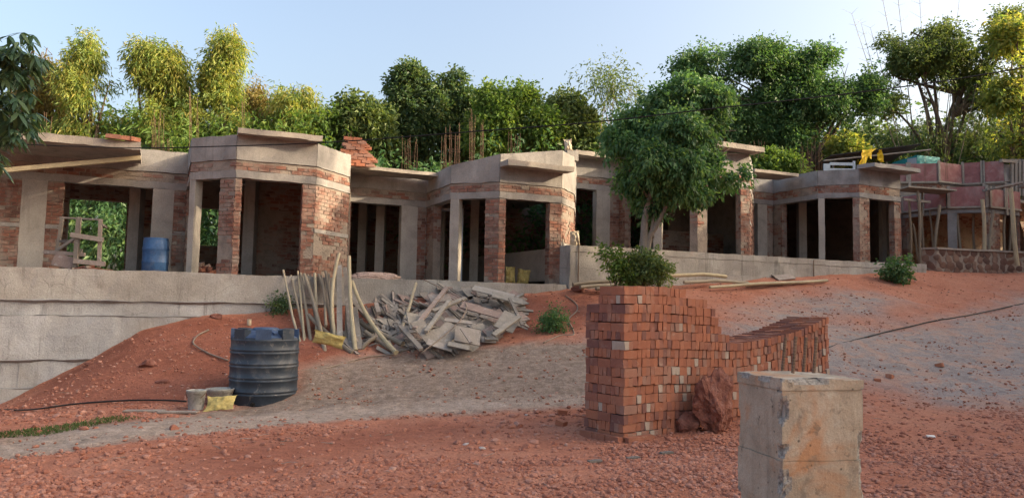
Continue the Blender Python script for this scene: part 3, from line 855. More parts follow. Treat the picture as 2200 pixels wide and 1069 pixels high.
roof_slab(hB, [Bj + bn * .1, Br + bn * .1, Bc + bn * .12, B2 + bn * .12, B3 + bn * .12, B4 - bd * .12, Cj - bd * .15, Cj + bn * 5.0, Bj + bn * 5.0], zf + 2.85, zf + 2.94)
e0, e1 = atz(752, 352, 5.12)[:2], atz(946, 372, 5.12)[:2]
o_ = out_n(Bj, Br)
canopy(hB, (e0, e1, e1 - o_ * 0.72, e0 - o_ * 1.0), 5.12, 0.09)
nB = out_n(B2, B3); dB = (B3 - B2) / np.linalg.norm(B3 - B2)
canopy(hB, (B2 + nB * 0.5 + dB * 0.0, B3 + nB * 0.42 + dB * 0.12, B3 - nB * 0.02 + dB * 0.1, B2 - nB * 0.02), zf + 3.03, 0.13, tilt=-0.02)
mb = MB(); mb.quadprism(B4 - bd * 0.30 - bn * 0.10, B4 + bd * 0.06 - bn * 0.10, B4 + bd * 0.06 + bn * 0.14, B4 - bd * 0.30 + bn * 0.14, zf + 3.45, zf + 3.72, 0.15).jitter(0.01, 3)
part('corner_upstand', mb, M['concrete'], hB)
rods(hB, 863, 897, 352, 285, 21.5, 7); rods(hB, 957, 990, 360, 262, 20.6, 12); rods(hB, 1008, 1020, 350, 232, 20.8, 7); rods(hB, 1030, 1040, 350, 240, 20.4, 4); rods(hB, 1090, 1116, 330, 276, 20.3, 6); rods(hB, 945, 960, 360, 290, 21.6, 4)
mb = MB()
for k in range(3):
    q = atY(975, 352 - k * 28, 20.6); mb.box(q[0] - .17, q[0] + .17, q[1] - .17, q[1] - .155, q[2], q[2] + .012); mb.box(q[0] - .17, q[0] + .17, q[1] + .155, q[1] + .17, q[2], q[2] + .012)
part('stirrup', mb, M['rust'], hB)
flush_bricks(hB, it, 300)

# ------------------------------------------------------------------ house C (behind the tree)
zc = 3.2
hC = thing('unfinished_house', (4.5, 23, zc), 'unfinished house half hidden behind the leafy tree, sunlit bay pier at its right end', 'house', 'row of unfinished houses')
it = []
HC = (2.06, 2.22, 2.45, 3.05)
Dj, Dr, Dc, D2, D3, D4 = A(8.50, 26.9), A(9.30, 27.29), A(10.175, 25.42), A(11.35, 25.0), A(13.12, 25.82), A(13.55, 27.0)
facade(hC, it, [Cj, Cr, Cc, C2, C3, C4, Dj],
       [[('conc', 1281, 1310), ('brick', 1310, None)],
        [('brick', None, 1342)],
        [('conc', None, 1421), ('brick', 1482, None)],
        [('brick', None, 1520), ('brick', 1592, None)],
        [('brick', None, None)], [('brick', None, None)]], zc, HC, sill=((4, 'brick'),), seed=4)
pa, pb = Cj + bn * 4.2 - bd * 0.3, Cr + bn * 4.2
back_wall(hC, it, pa, pb, zc, zc + 2.9, [(1262, 1276, zc + 1.2, zc + 2.05)], 'mortar')
back_wall(hC, it, pb, pb + bd * 5.0, zc, zc + 2.9, [], 'mortar')
back_wall(hC, it, Dj - bd * .3, Dj + bn * 4.4 - bd * .3, zc, zc + 2.9, [], 'mortar')
back_wall(hC, it, A(4.6, 24.9), A(7.2, 26.1), zc, zc + 1.0, [], 'mortar')
roof_slab(hC, [Cj + bn * .1, Cr + bn * .1, Cc + bn * .12, C2 + bn * .12, C3 + bn * .12, C4 - bd * .12, Dj - bd * .12, Dj + bn * 5.2, Cj + bn * 5.2], zc + 2.86, zc + 2.98)
e0, e1 = atz(1237, 322, 6.32)[:2], atz(1345, 336, 6.32)[:2]
o_ = out_n(Cj, Cr)
canopy(hC, (e0, e1, e1 - o_ * 0.85, e0 - o_ * 0.95), 6.32, 0.12)
nC = out_n(C2, C3); dC = (C3 - C2) / np.linalg.norm(C3 - C2)
canopy(hC, (C2 + nC * 0.42, C3 + nC * 0.42 + dC * 0.20, C3 - nC * 0.05 + dC * 0.15, C2 - nC * 0.05), zc + 3.23, 0.15)
rods(hC, 1606, 1640, 322, 300, 23.6, 7); rods(hC, 1500, 1560, 330, 290, 24.0, 5)
flush_bricks(hC, it, 300)

# ------------------------------------------------------------------ house D
zd = 3.27
hD = thing('unfinished_house', (11, 26, zd), 'unfinished house with a whitish cement smear on its beam, leafy sapling growing before its bay', 'house', 'row of unfinished houses')
it = []
HD = (2.13, 2.29, 2.56, 3.06)
Ej, Er, Ec, E2, E3, E4 = A(14.3, 30.1), A(15.66, 30.73), A(16.48, 28.96), A(17.75, 28.5), A(19.43, 29.28), A(19.9, 30.6)
facade(hD, it, [Dj, Dr, Dc, D2, D3, D4, Ej],
       [[('conc', 1628, 1648), ('brick', 1648, None)],
        [('brick', None, 1680)],
        [('conc', None, 1772), ('brick', 1833, None)],
        [('brick', None, 1868), ('brick', 1922, None)],
        [('brick', None, None)], [('brick', None, None)]], zd, HD, mats=('column', 'concrete_grey'), seed=5)
pa, pb = Dj + bn * 4.5 - bd * .5, Dr + bn * 4.5
back_wall(hD, it, pa, pb + bd * 6.0, zd, zd + 2.9, [], 'mortar')
back_wall(hD, it, Ej - bd * .3, Ej + bn * 4.6 - bd * .3, zd, zd + 2.9, [], 'mortar')
back_wall(hD, it, Dj + bn * .3, Dj + bn * 4.6, zd, zd + 2.9, [], 'mortar')
for px, Yd in ((1722, 27.9), (1900, 27.6)):
    mb = MB(); q = atY(px, 480, Yd); mb.box(q[0] - 0.14, q[0] + 0.14, q[1] - 0.14, q[1] + 0.14, zd, zd + 2.9)
    part('inner_column', mb, M['column'], hD)
roof_slab(hD, [Dj + bn * .1, Dr + bn * .1, Dc + bn * .12, D2 + bn * .12, D3 + bn * .12, D4 - bd * .12, Ej - bd * .12, Ej + bn * 5, Dj + bn * 5.2], zd + 2.86, zd + 2.98)
e0, e1 = atz(1622, 362, 6.3)[:2], atz(1716, 373, 6.3)[:2]
o_ = out_n(Dj, Dr)
canopy(hD, (e0, e1, e1 - o_ * 0.9, e0 - o_ * 1.2), 6.3, 0.10)
nD = out_n(D2, D3); dD = (D3 - D2) / np.linalg.norm(D3 - D2)
canopy(hD, (D2 + nD * 0.55 + dD * 0.08, D3 + nD * 0.55 + dD * 0.30, D3 - nD * 0.05 + dD * 0.3, D2 - nD * 0.05 - dD * 0.05), zd + 3.2, 0.13, 'concrete_grey')
rods(hD, 1716, 1768, 366, 302, 27.6, 11, 0.5); rods(hD, 1850, 1860, 362, 330, 27.0, 2)
flush_bricks(hD, it, 250)

# ------------------------------------------------------------------ house E: still in its shuttering
ze = 3.35
hE = thing('house_in_shuttering', (17, 29, ze), 'two storey house still in red plywood shuttering at the right edge, propped by wooden poles', 'house', 'row of unfinished houses')
it = []
HE = (2.1, 2.25, 2.3, 3.0)
facade(hE, it, [Ej, Er, Ec, E2, E3, E4],
       [[('brick', 0.0, 0.2), ('brick', 0.8, None)], [('brick', None, 0.1)],
        [('conc', None, 2056), ('brick', 2117, None)],
        [('brick', None, 2148), ('brick', 2192, None)],
        [('brick', None, None)]], ze, HE, mats=('concrete_grey', 'concrete_grey'), seed=6)
back_wall(hE, it, Ej + bn * 2.2, Er + bn * 2.2 + bd * 13, ze, ze + 2.9, [], 'mortar')
def ply_face(P, Q, z0, z1, out=0.05, n=2, batten=True):
    P, Q = A(*P[:2]), A(*Q[:2]); n_ = out_n(P, Q)
    for k in range(n):
        a, b_ = P + (Q - P) * (k / n + 0.004), P + (Q - P) * ((k + 1) / n - 0.004)
        o = n_ * (out + random.uniform(0, 0.012))
        dz = random.uniform(-0.02, 0.03)
        part('shutter_panel', MB().quadprism(a + o, b_ + o, b_ + o - n_ * 0.02, a + o - n_ * 0.02, z0 + dz, z1 + dz, 0.4).jitter(0.006, 2), M['ply'], hE)
        if batten:
            for s in ((0.03,) if k else (0.03, 0.97)):
                q = a + (b_ - a) * s + n_ * (out + 0.04)
                part('batten', MB().bar((*q, z0 - 0.25 * (k % 2)), (*q, z1 + 0.06), 0.10, 0.045, up=(*n_, 0)), M['wood'], hE)
            a2, b2 = P + n_ * (out + 0.02), Q + n_ * (out + 0.02)
    part('batten', MB().bar((*(P + n_ * (out + 0.025)), z0), (*(Q + n_ * (out + 0.025)), z0), 0.06, 0.07), M['wood'], hE)
ply_face(Er, Ec, 5.68, 6.3, n=2); ply_face(Ec, E2, 5.66, 6.42, n=1); ply_face(E2, E3, 5.66, 6.36, n=2); ply_face(Ej, Er, 5.66, 6.2, n=1)
roof_slab(hE, [Ej + bn * .1, Er + bn * .1, Ec + bn * .12, E2 + bn * .12, E3 + bn * .12, E4, E4 + bd * 9, E4 + bd * 9 + bn * 3.5, Ej + bn * 3.6], ze + 2.86, ze + 2.98)
# timber deck that carries the projecting slab, on the left over the recess and on the right over the bay
dk = [atY(1948, 400, 28.0), atY(2052, 407, 28.3)]
for k in range(5):
    a = dk[0] + A(0, 0.2 * k, 0.0); b_ = dk[1] + A(0, 0.2 * k, -0.02)
    part('deck_plank', MB().bar(a + A(0, 0, -0.02), b_ + A(0, 0, -0.02), 0.19, 0.05), M['wood'], hE)
part('deck_beam', MB().bar(atY(1940, 428, 28.2), atY(1998, 434, 28.4), 0.09, 0.09), M['wood'], hE)
dk = [atY(2136, 404, 27.6), atY(2215, 388, 27.2)]
for k in range(4):
    part('deck_plank', MB().bar(dk[0] + A(0, 0.22 * k, 0), dk[1] + A(0, 0.22 * k, 0), 0.21, 0.07), M['wood'], hE)
part('deck_plank', MB().bar(atY(2195, 400, 27.9), atY(2290, 408, 28.2), 0.3, 0.10), M['wood'], hE)
# upper storey, set back: brick band and shuttering
U0, U1, U2, U3, U4 = A(15.2, 31.6), A(17.35, 31.2), A(18.75, 31.8), A(20.0, 31.0), A(23.5, 32.4)
zu = 6.35
facade(hE, it, [U0, U1, U2, U3, U4], [[('brick', None, None)], [('brick', None, None)], [('brick', None, 0.93)], [('brick', 0.0, 0.2)]], zu, (0.62, 0.7, 0.72, 1.45), mats=('concrete_grey', 'concrete_grey'), seed=8)
ply_face(U0, U1, 7.02, 7.78, n=2); ply_face(U1, U2, 7.05, 7.86, n=1); ply_face(U2, U3, 7.05, 7.92, n=2)
for k in range(6):
    q = atY(2172 + k * 8, 350, 31.0)
    part('shutter_post', MB().bar((q[0], q[1], 6.5), (q[0] + 0.05, q[1], 8.0), 0.09, 0.09), M['wood'], hE)
part('deck_beam', MB().bar(atY(2150, 345, 30.8), atY(2240, 352, 31.4), 0.12, 0.12), M['wood'], hE)
rods(hE, 1985, 1990, 380, 300, 29.5, 2); rods(hE, 2030, 2036, 372, 320, 30.5, 3); rods(hE, 2170, 2180, 350, 310, 31.5, 3)
flush_bricks(hE, it, 120)
# stone plinth wall in front of it, stones set in mortar
S0, S1, S2 = atY(1980, 560, 27.0)[:2], atY(2012, 560, 26.7)[:2], atY(2330, 560, 28.4)[:2]
sw = thing('stone_wall', (*S1, 3.2), 'low reddish rubble stone wall with a flat cap, below the shuttered house', 'wall')
mb = MB()
for a, b_ in ((S0, S1), (S1, S2)):
    n_ = out_n(a, b_)
    mb.quadprism(a, b_, b_ - n_ * 0.4, a - n_ * 0.4, 2.9, 3.88)
mb.jitter(0.015, 2)
part('core', mb, M['mortar'], sw)
cap = MB()
for a, b_ in ((S0, S1), (S1, S2)):
    n_ = out_n(a, b_)
    cap.quadprism(a + n_ * .05, b_ + n_ * .05, b_ - n_ * 0.4, a - n_ * 0.4, 3.885, 3.95, 0.3)
part('cap', cap.jitter(0.015, 2), M['slab'], sw)
# ------------------------------------------------------------------ rocks
_t = (1 + 5 ** 0.5) / 2
ICO_V = np.array([(-1, _t, 0), (1, _t, 0), (-1, -_t, 0), (1, -_t, 0), (0, -1, _t), (0, 1, _t), (0, -1, -_t), (0, 1, -_t), (_t, 0, -1), (_t, 0, 1), (-_t, 0, -1), (-_t, 0, 1)], float)
ICO_V /= np.linalg.norm(ICO_V[0])
ICO_F = np.array([(0, 11, 5), (0, 5, 1), (0, 1, 7), (0, 7, 10), (0, 10, 11), (1, 5, 9), (5, 11, 4), (11, 10, 2), (10, 7, 6), (7, 1, 8), (3, 9, 4), (3, 4, 2), (3, 2, 6), (3, 6, 8), (3, 8, 9), (4, 9, 5), (2, 4, 11), (6, 2, 10), (8, 6, 7), (9, 8, 1)])
def subdiv(v, f):
    v = [tuple(p) for p in v]; idx = {}; nf = []
    def mid(a, b):
        k = (min(a, b), max(a, b))
        if k not in idx:
            p = A(*v[a]) + A(*v[b]); v.append(tuple(p / np.linalg.norm(p))); idx[k] = len(v) - 1
        return idx[k]
    for a, b, c in f:
        x, y, z = mid(a, b), mid(b, c), mid(c, a)
        nf += [(a, x, z), (b, y, x), (c, z, y), (x, y, z)]
    return np.array(v), np.array(nf)
ICO1 = subdiv(ICO_V, ICO_F); ICO2 = subdiv(*ICO1); ICO3 = subdiv(*ICO2); ICO4 = subdiv(*ICO3)
def rockify(v, seed, amp=0.5, sc=1.1, flat=0.7, cuts=6):
    r_ = np.random.default_rng(seed)
    v = v.copy()
    for _ in range(cuts):                       # chip planes off
        n = r_.normal(size=3); n /= np.linalg.norm(n)
        h = r_.uniform(0.55, 0.85)
        d = v @ n - h
        v = v - np.where(d > 0, d, 0)[:, None] * n
    v = v * (1 + amp * (fbm(v * sc + seed * 3.7, 3) - 0.5))[:, None]
    return v * A(1, r_.uniform(0.7, 1), flat)
def rock_obj(name, c, size, seed, mat, label, cat, group=None, lv=ICO3, sc=(1, 1, 1), rotz=0, flat=0.75, amp=0.5, fine=0.0):
    v = rockify(lv[0], seed, amp, 1.3, flat, 9)
    if fine: v = v * (1 + fine * (fbm(v * 6 + seed, 3) - 0.5))[:, None]
    v = v * size * A(*sc)
    ca_, sa = math.cos(rotz), math.sin(rotz)
    v = np.stack([v[:, 0] * ca_ - v[:, 1] * sa, v[:, 0] * sa + v[:, 1] * ca_, v[:, 2]], -1)
    o = link(name, mesh_np(name, v, lv[1], mat, np.full(len(lv[1]), (seed * 0.37) % 1.0)), None, Vector([float(k) for k in c]))
    return tag(o, label, cat, group)

# stones of the plinth wall
k = 0
STONE_W = []
for i in range(8):
    v = rockify(ICO1[0], 60 + i, 0.4, 1.3, 1.0, 7)
    STONE_W.append(mesh_np('stone', v, ICO1[1], M['wall_stone'], np.full(len(ICO1[1]), (i * 0.3) % 1.0)))
for a, b_ in ((S0, S1), (S1, S2)):
    a, b_ = A(*a), A(*b_); L = np.linalg.norm(b_ - a); d = (b_ - a) / L; n_ = out_n(a, b_); ang = math.atan2(d[1], d[0])
    z = 3.10; row = 0
    while z < 3.86:
        s = 0.12 + 0.15 * (row % 2)
        while s < L:
            w_ = random.uniform(0.11, 0.24)
            o = bpy.data.objects.new('stone', random.choice(STONE_W)); COL.objects.link(o); o.parent = sw
            c = A(*(a + d * s), z + random.uniform(-.03, .03)); c[:2] += n_ * 0.0
            o.location = Vector((c - wloc(sw)).tolist()); o.rotation_euler = (0, random.uniform(-3, 3), ang)
            o.scale = (w_, 0.03, random.uniform(0.11, 0.17))
            s += w_ * 1.9
        z += 0.235; row += 1

# ------------------------------------------------------------------ water tank
tx, ty, _ = atY(565, 850, 12.75)
tb = g1(tx, ty) - 0.10
tk = thing('water_tank', (tx, ty, tb), 'dark blue ribbed plastic water tank standing at the foot of the red bank', 'water tank')
Rt, Ht = 0.535, 1.18
prof = [(0.0, 0.0), (Rt * .985, 0.0), (Rt, 0.03)]
for zc_ in (0.20, 0.42, 0.64, 0.86):
    prof += [(Rt, zc_ - 0.045), (Rt + 0.013, zc_ - 0.033), (Rt + 0.013, zc_ - 0.018), (Rt, zc_ - 0.008), (Rt, zc_ + 0.008), (Rt + 0.013, zc_ + 0.018), (Rt + 0.013, zc_ + 0.033), (Rt, zc_ + 0.045)]
prof += [(Rt, 1.02), (Rt + 0.006, 1.03), (Rt + 0.006, 1.05), (Rt - 0.012, 1.06), (Rt - 0.012, 1.08)]
part('body', MB().lathe(prof, (tx, ty, tb), 72), M['tank'], tk, True)
dome = [(Rt - 0.012, 1.08), (Rt - 0.05, 1.10), (Rt - 0.12, 1.135), (0.30, 1.175), (0.22, 1.19), (0.0, 1.19)]
part('dome', MB().lathe(dome, (tx, ty, tb), 56), M['tank_top'], tk, True)
for i in range(8):
    t = i * PI / 4 + 0.25
    c, s = math.cos(t), math.sin(t)
    mb = MB(); ex, ey = A(c, s), A(-s, c)
    o = A(tx, ty)
    # lug: a block on the shoulder, narrower towards the middle
    q = [o + ex * (Rt - 0.004) - ey * 0.12, o + ex * (Rt - 0.004) + ey * 0.12, o + ex * (Rt - 0.17) + ey * 0.07, o + ex * (Rt - 0.17) - ey * 0.07]
    mb.quadprism(*q, tb + 1.055, [tb + 1.215, tb + 1.215, tb + 1.20, tb + 1.20])
    part('lug', mb, M['tank'] if i % 2 else M['tank_top'], tk)
    if i % 2 == 0:
        t2 = t + PI / 8; e2 = A(math.cos(t2), math.sin(t2))
        part('rib', MB().bar((*(o + e2 * 0.2), tb + 1.195), (*(o + e2 * (Rt - 0.08)), tb + 1.13), 0.05, 0.05), M['tank_top'], tk)
part('lid', MB().lathe([(0.0, 1.24), (0.17, 1.235), (0.205, 1.22), (0.21, 1.185)][::-1], (tx, ty, tb), 40), M['tank_top'], tk, True)
part('outlet_pipe', MB().tube([(tx + 0.02, ty - Rt + 0.03, tb + 0.05), (tx + 0.02, ty - Rt - 0.06, tb + 0.05)], 0.03, 10), M['hose_black'], tk)
# short white pipe stub sticking up behind it
q = G(535, 700)
solo('pipe_stub', MB().tube([q, q + A(0, 0, 0.13)], 0.045, 12), M['sack_pale'], q, 'short pale pipe stub poking from the red soil behind the tank', 'pipe')

# ------------------------------------------------------------------ buckets, sacks
def bucket(px, py, D, r0, r1, h, label, tilt=0.0):
    x, y, _ = atY(px, py, D); z = g1(x, y) - 0.015
    t = thing('bucket', (x, y, z), label, 'bucket', 'buckets beside the tank')
    prof = [(0, 0), (r0, 0), (r0 + 0.004, 0.02), (r0 + (r1 - r0) * .8, h * .8), (r0 + (r1 - r0) * .8 + .008, h * .81), (r1 + .006, h * .93), (r1 + .014, h * .97), (r1 + .014, h), (r1, h), (r1 - .006, h * .97), (r0 - .004, 0.012), (0, 0.012)]
    part('body', MB().lathe(prof, (x, y, z), 36), M['bucket'], t, True)
    pts = [(x + (r1 + .012) * math.cos(a), y - 0.02 - 0.08 * math.sin(a), z + h * .9 - 0.10 * math.sin(a)) for a in np.linspace(0, PI, 12)]
    part('handle', MB().tube(pts, 0.005, 6), M['bar_steel'], t)
    return t
bucket(420, 888, 11.75, 0.105, 0.135, 0.30, 'cement crusted pale bucket left of the yellow sack')
bucket(472, 860, 12.25, 0.16, 0.20, 0.27, 'wider grey bucket tucked against the water tank')
def sack(name, c, sx, sy, sz, seed, mat, label, cat='sack', group=None, rotz=0.0, lean=0.0, pinch=0.35):
    v = ICO4[0].copy()
    p = np.sign(v) * np.abs(v) ** 0.75
    p[:, 0] *= 1 - pinch * np.clip(p[:, 2], 0, 1) ** 2
    p[:, 1] *= 1 - (pinch + 0.1) * np.clip(p[:, 2], 0, 1) ** 2
    p *= (1 + 0.28 * (fbm(v * 2.0 + seed, 3) - 0.5) + 0.10 * (fbm(v * 6.0 + seed, 2) - 0.5) - 0.22 * np.abs(fbm(v * A(5, 5, 2.2) + seed * 2, 2) - 0.5))[:, None]
    p = p * A(sx, sy, sz)
    p[:, 0] += p[:, 2] * lean
    ca_, sa = math.cos(rotz), math.sin(rotz)
    p = np.stack([p[:, 0] * ca_ - p[:, 1] * sa, p[:, 0] * sa + p[:, 1] * ca_, p[:, 2]], -1)
    p[:, 2] -= p[:, 2].min()
    o = link(name, mesh_np(name, p, ICO4[1], mat, np.full(len(ICO4[1]), .5), True), None, Vector([float(k) for k in c]))
    return tag(o, label, cat, group)
def pillow(name, c, ex, ey, wx, wy, th, mat, label, cat='sack', group=None, seed=0, belly=0.0, n=26):
    """a filled or crumpled sack: two cloth faces sewn along the rim, ears at the corners; c is the middle of its lower edge"""
    ex, ey = A(*ex), A(*ey); ex /= np.linalg.norm(ex); ey -= ex * (ex @ ey); ey /= np.linalg.norm(ey)
    nn = np.cross(ex, ey)
    g = np.linspace(-1, 1, n); U, V = np.meshgrid(g, g)
    t = th * ((1 - np.abs(U) ** 2.6) * (1 - np.abs(V) ** 2.6)) ** .55 * (1 - belly * V)
    k = np.stack([U * 1.6 + seed, V * 1.6, U * 0], -1)
    wave = (fbm(k, 3) - .5) * th * 1.6
    fold = np.abs(fbm(np.stack([U * 2.6 + seed * 2, V * 1.1, U * 0 + 4], -1), 3) - .5) * th * 1.7
    sx = U * wx * (1 - .10 * (1 - V ** 2) + .07 * (fbm(k + 7, 2) - .5) * 2); sy = V * wy * (1 - .08 * (1 - U ** 2) + .10 * (fbm(k + 13, 2) - .5) * 2)
    mid = A(*c) + ey * wy
    def face(sg): return (mid + sx[..., None] * ex + sy[..., None] * ey + (sg * np.maximum(t - fold * (t > 0), 0) + wave)[..., None] * nn).reshape(-1, 3)
    vs = np.concatenate([face(1), face(-1)])
    i = np.arange(n * n).reshape(n, n)
    q = np.stack([i[:-1, :-1], i[:-1, 1:], i[1:, 1:], i[1:, :-1]], -1).reshape(-1, 4)
    o = link(name, mesh_np(name, vs - A(*c), np.concatenate([q, q[:, ::-1] + n * n]), mat, np.full(2 * len(q), .5), True), None, Vector([float(k_) for k_ in c]))
    return tag(o, label, cat, group)
q = G(470, 884)
pillow('yellow_sack', q + A(0, -0.02, 0.03), (1, .1, .08), (-.05, .75, .62), 0.215, 0.15, 0.055, M['sack'], 'crumpled yellow sack lying on the ground before the tank', seed=3)
floorB = 2.19
q = atz(1098, 607, floorB)
qa = atY(1097, 600, 20.0); qb = atY(1118, 600, 20.15)
pillow('yellow_sack', (qa[0], qa[1], floorB - .01), (1, .2, 0), (0, .12, 1), 0.135, 0.24, 0.13, M['sack'], 'upright bulging yellow sack in the bay doorway, nearest its brick pier', group='sacks in the bay doorway', seed=5, belly=.35)
pillow('yellow_sack', (qb[0] + .06, qb[1], floorB - .01), (1, .2, -.15), (-.2, .15, 1), 0.17, 0.215, 0.13, M['sack'], 'slumped yellow sack leaning right in the middle of the bay doorway', group='sacks in the bay doorway', seed=8, belly=.5)
s_, qq = atline(1238, UPW[0], UPW[1])
pillow('pale_sack', (qq[0], qq[1] + 0.25, 3.19), (1, .1, .05), (-.15, .1, 1), 0.13, 0.205, 0.10, M['sack_pale'], 'pale filled sack standing on the left end of the upper wall', seed=12, belly=.4)
q = atY(1222, 316, 20.7)
pillow('cement_bag', (q[0], q[1], zf + 3.70), (1, .1, .1), (.3, .2, 1), 0.11, 0.17, 0.07, M['sack_pale'], 'crumpled whitish bag on the roof upstand of the sunlit bay', cat='bag', seed=15, belly=.9)

# ------------------------------------------------------------------ hoses and pipes
def snake(name, pts, rad, mat, label, cat, lift=0.012, world=False):
    P_ = []
    for p in pts:
        if len(p) == 2: q = G(*p); q[2] += lift
        else: q = A(*p)
        P_.append(q)
    out = []
    for i in range(len(P_) - 1):              # Catmull-Rom
        p0, p1, p2, p3 = P_[max(0, i - 1)], P_[i], P_[i + 1], P_[min(len(P_) - 1, i + 2)]
        for t in np.linspace(0, 1, 9)[:-1]:
            out.append(0.5 * ((2 * p1) + (-p0 + p2) * t + (2 * p0 - 5 * p1 + 4 * p2 - p3) * t * t + (-p0 + 3 * p1 - 3 * p2 + p3) * t ** 3))
    out.append(P_[-1])
    if not world:
        for o in out: o[2] = max(o[2], g1(o[0], o[1]) + rad * 0.6)
    return solo(name, MB().tube(out, rad, 8), mat, out[0], label, cat, smooth=True)
snake('water_pipe', [(-60, 888), (60, 882), (160, 871), (260, 866), (340, 864), (400, 868)], 0.014, M['hose_black'], 'black water pipe running along the toe of the red bank', 'pipe', 0.05)
snake('hose', [(448, 712), (425, 722), (415, 738), (428, 752), (455, 765), (490, 778)], 0.017, M['hose'], 'grey hose looping over the red bank behind the tank', 'hose', 0.03)
snake('hose', [(632, 802), (690, 795), (740, 782), (790, 768), (850, 764)], 0.011, M['hose'], 'thin hose trailing from tank up to the scrap wood', 'hose', 0.01)
snake('hose', [(1168, 738), (1205, 722), (1232, 722), (1228, 702), (1222, 688), (1240, 668), (1236, 650), (1215, 634)], 0.014, M['hose'], 'brown hose winding over the red mound beside the brick stack', 'hose', 0.015)
snake('thin_pipe', [(1765, 752), (1850, 728), (1960, 700), (2080, 678), (2200, 652), (2330, 628)], 0.016, M['cable'], 'dark cable lying straight across the grey gravel drive', 'cable', 0.012)

# overhead cable
cp = [(-420, 285, 14.5), (-150, 300, 14.0), (0, 308, 13.6), (150, 314, 13.3), (300, 318, 13.0), (450, 315, 12.7), (700, 306, 12.3), (1000, 284, 11.9), (1280, 262, 11.6), (1500, 237, 11.4), (1800, 204, 11.2), (2000, 178, 11.1), (2200, 145, 11.0), (2600, 70, 10.9)]
snake('overhead_cable', [tuple(atY(*p)) for p in cp], 0.0095, M['cable'], 'thin black cable strung across the whole view above the houses', 'cable', world=True)

# ------------------------------------------------------------------ barrel, wooden stand, loose bricks on the platform of house A
bx, by, _ = atY(333, 570, 17.6)
fz = 2.165
br = thing('barrel', (bx, by, fz), 'faded blue plastic barrel standing on the platform in the left recess', 'barrel')
prof = [(0, 0), (.27, 0), (.285, .02), (.285, .27), (.295, .29), (.295, .31), (.285, .33), (.285, .58), (.295, .60), (.295, .62), (.285, .64), (.28, .80), (.265, .84), (.27, .855), (.27, .875), (.25, .875), (.245, .85), (0, .85)]
part('body', MB().lathe([(r_ * 0.98, z_ * 0.97) for r_, z_ in prof], (bx, by, fz), 40), M['barrel'], br, True)
part('bung', MB().lathe([(.03, .82), (.03, .845), (0, .845)], (bx + .12, by - .05, fz), 12), M['barrel'], br)
st = thing('wooden_stand', (*atY(175, 575, 16.6)[:2], fz), 'rough timber trestle standing on the platform in the left recess', 'trestle')
Dw = 16.5
def wbar(p, q, w, h, D0=0.0, D1=0.0, name='rail'):
    part(name, MB().bar(atY(p[0], p[1], Dw + D0), atY(q[0], q[1], Dw + D1), w, h, up=(0.1, -1, 0.1), rnd=random.random()).jitter(0.006, 3), M['wood'], st)
wbar((134, 468), (122, 548), 0.07, 0.06, 0.5, 0.5, 'post'); wbar((170, 466), (161, 574), 0.09, 0.07, 0, 0, 'post'); wbar((216, 471), (213, 574), 0.07, 0.06, 0.1, 0.1, 'post')
wbar((129, 467), (216, 472), 0.035, 0.05, 0.25, 0.1); wbar((152, 504), (222, 515), 0.10, 0.05, -0.06, -0.02); wbar((130, 518), (158, 519), 0.06, 0.05, 0.4, 0.1)
wbar((117, 541), (161, 511), 0.06, 0.04, 0.3, 0.05, 'brace'); wbar((95, 541), (182, 547), 0.08, 0.06, 0.2, 0.05); wbar((158, 560), (226, 567), 0.10, 0.05, -0.06, -0.02); wbar((218, 482), (226, 488), 0.09, 0.05, 0.1, 0.3)
wbar((168, 553), (176, 535), 0.05, 0.04, 0.05, 0.1, 'brace')
part('shelf_board', MB().bar(atY(115, 556, Dw + .1), atY(158, 566, Dw + .05), 0.26, 0.03, up=(0.05, -1, 0.2), rnd=0.75), M['wood'], st)
# long yellow timber under the left canopy
p0, p1 = atY(-120, 378, 15.6), atY(302, 339, 16.9)
solo('timber_plank', MB().bar(p0, p1, 0.10, 0.06, up=(0, -1, 0.1), rnd=1.0, seg=0.3).jitter(0.012, 1.5), M['bamboo'], p0, 'long yellowish timber slanting beneath the left canopy slab', 'timber')

NEWB = [brick_mesh('brick', 0.225, 0.105, 0.072, i / 11.0, M['new_brick'], 140 + i, 0.003) for i in range(12)]
def heap(name, c, n, rx, ry, h, label, cat='bricks', lim=60):
    t = thing(name, c, label, cat)
    its = []
    for i in range(n):
        a, r_ = random.uniform(0, 2 * PI), math.sqrt(random.random())
        x, y = c[0] + rx * r_ * math.cos(a), c[1] + ry * r_ * math.sin(a)
        z = c[2] + 0.04 + h * (1 - r_) * random.random()
        o = bpy.data.objects.new('brick', random.choice(NEWB)[0]); COL.objects.link(o); o.parent = t
        o.location = Vector((A(x, y, z) - A(*c)).tolist()); o.rotation_euler = (random.uniform(-.4, .4), random.uniform(-.4, .4), random.uniform(0, 6))
    return t
heap('brick_pile', (*atY(195, 575, 17.4)[:2], fz), 26, 0.55, 0.25, 0.16, 'tumbled bricks lying behind the timber trestle')
heap('brick_pile', (*atY(434, 575, 17.9)[:2], fz), 26, 0.32, 0.3, 0.30, 'heap of broken bricks inside the narrow left opening of the first bay')
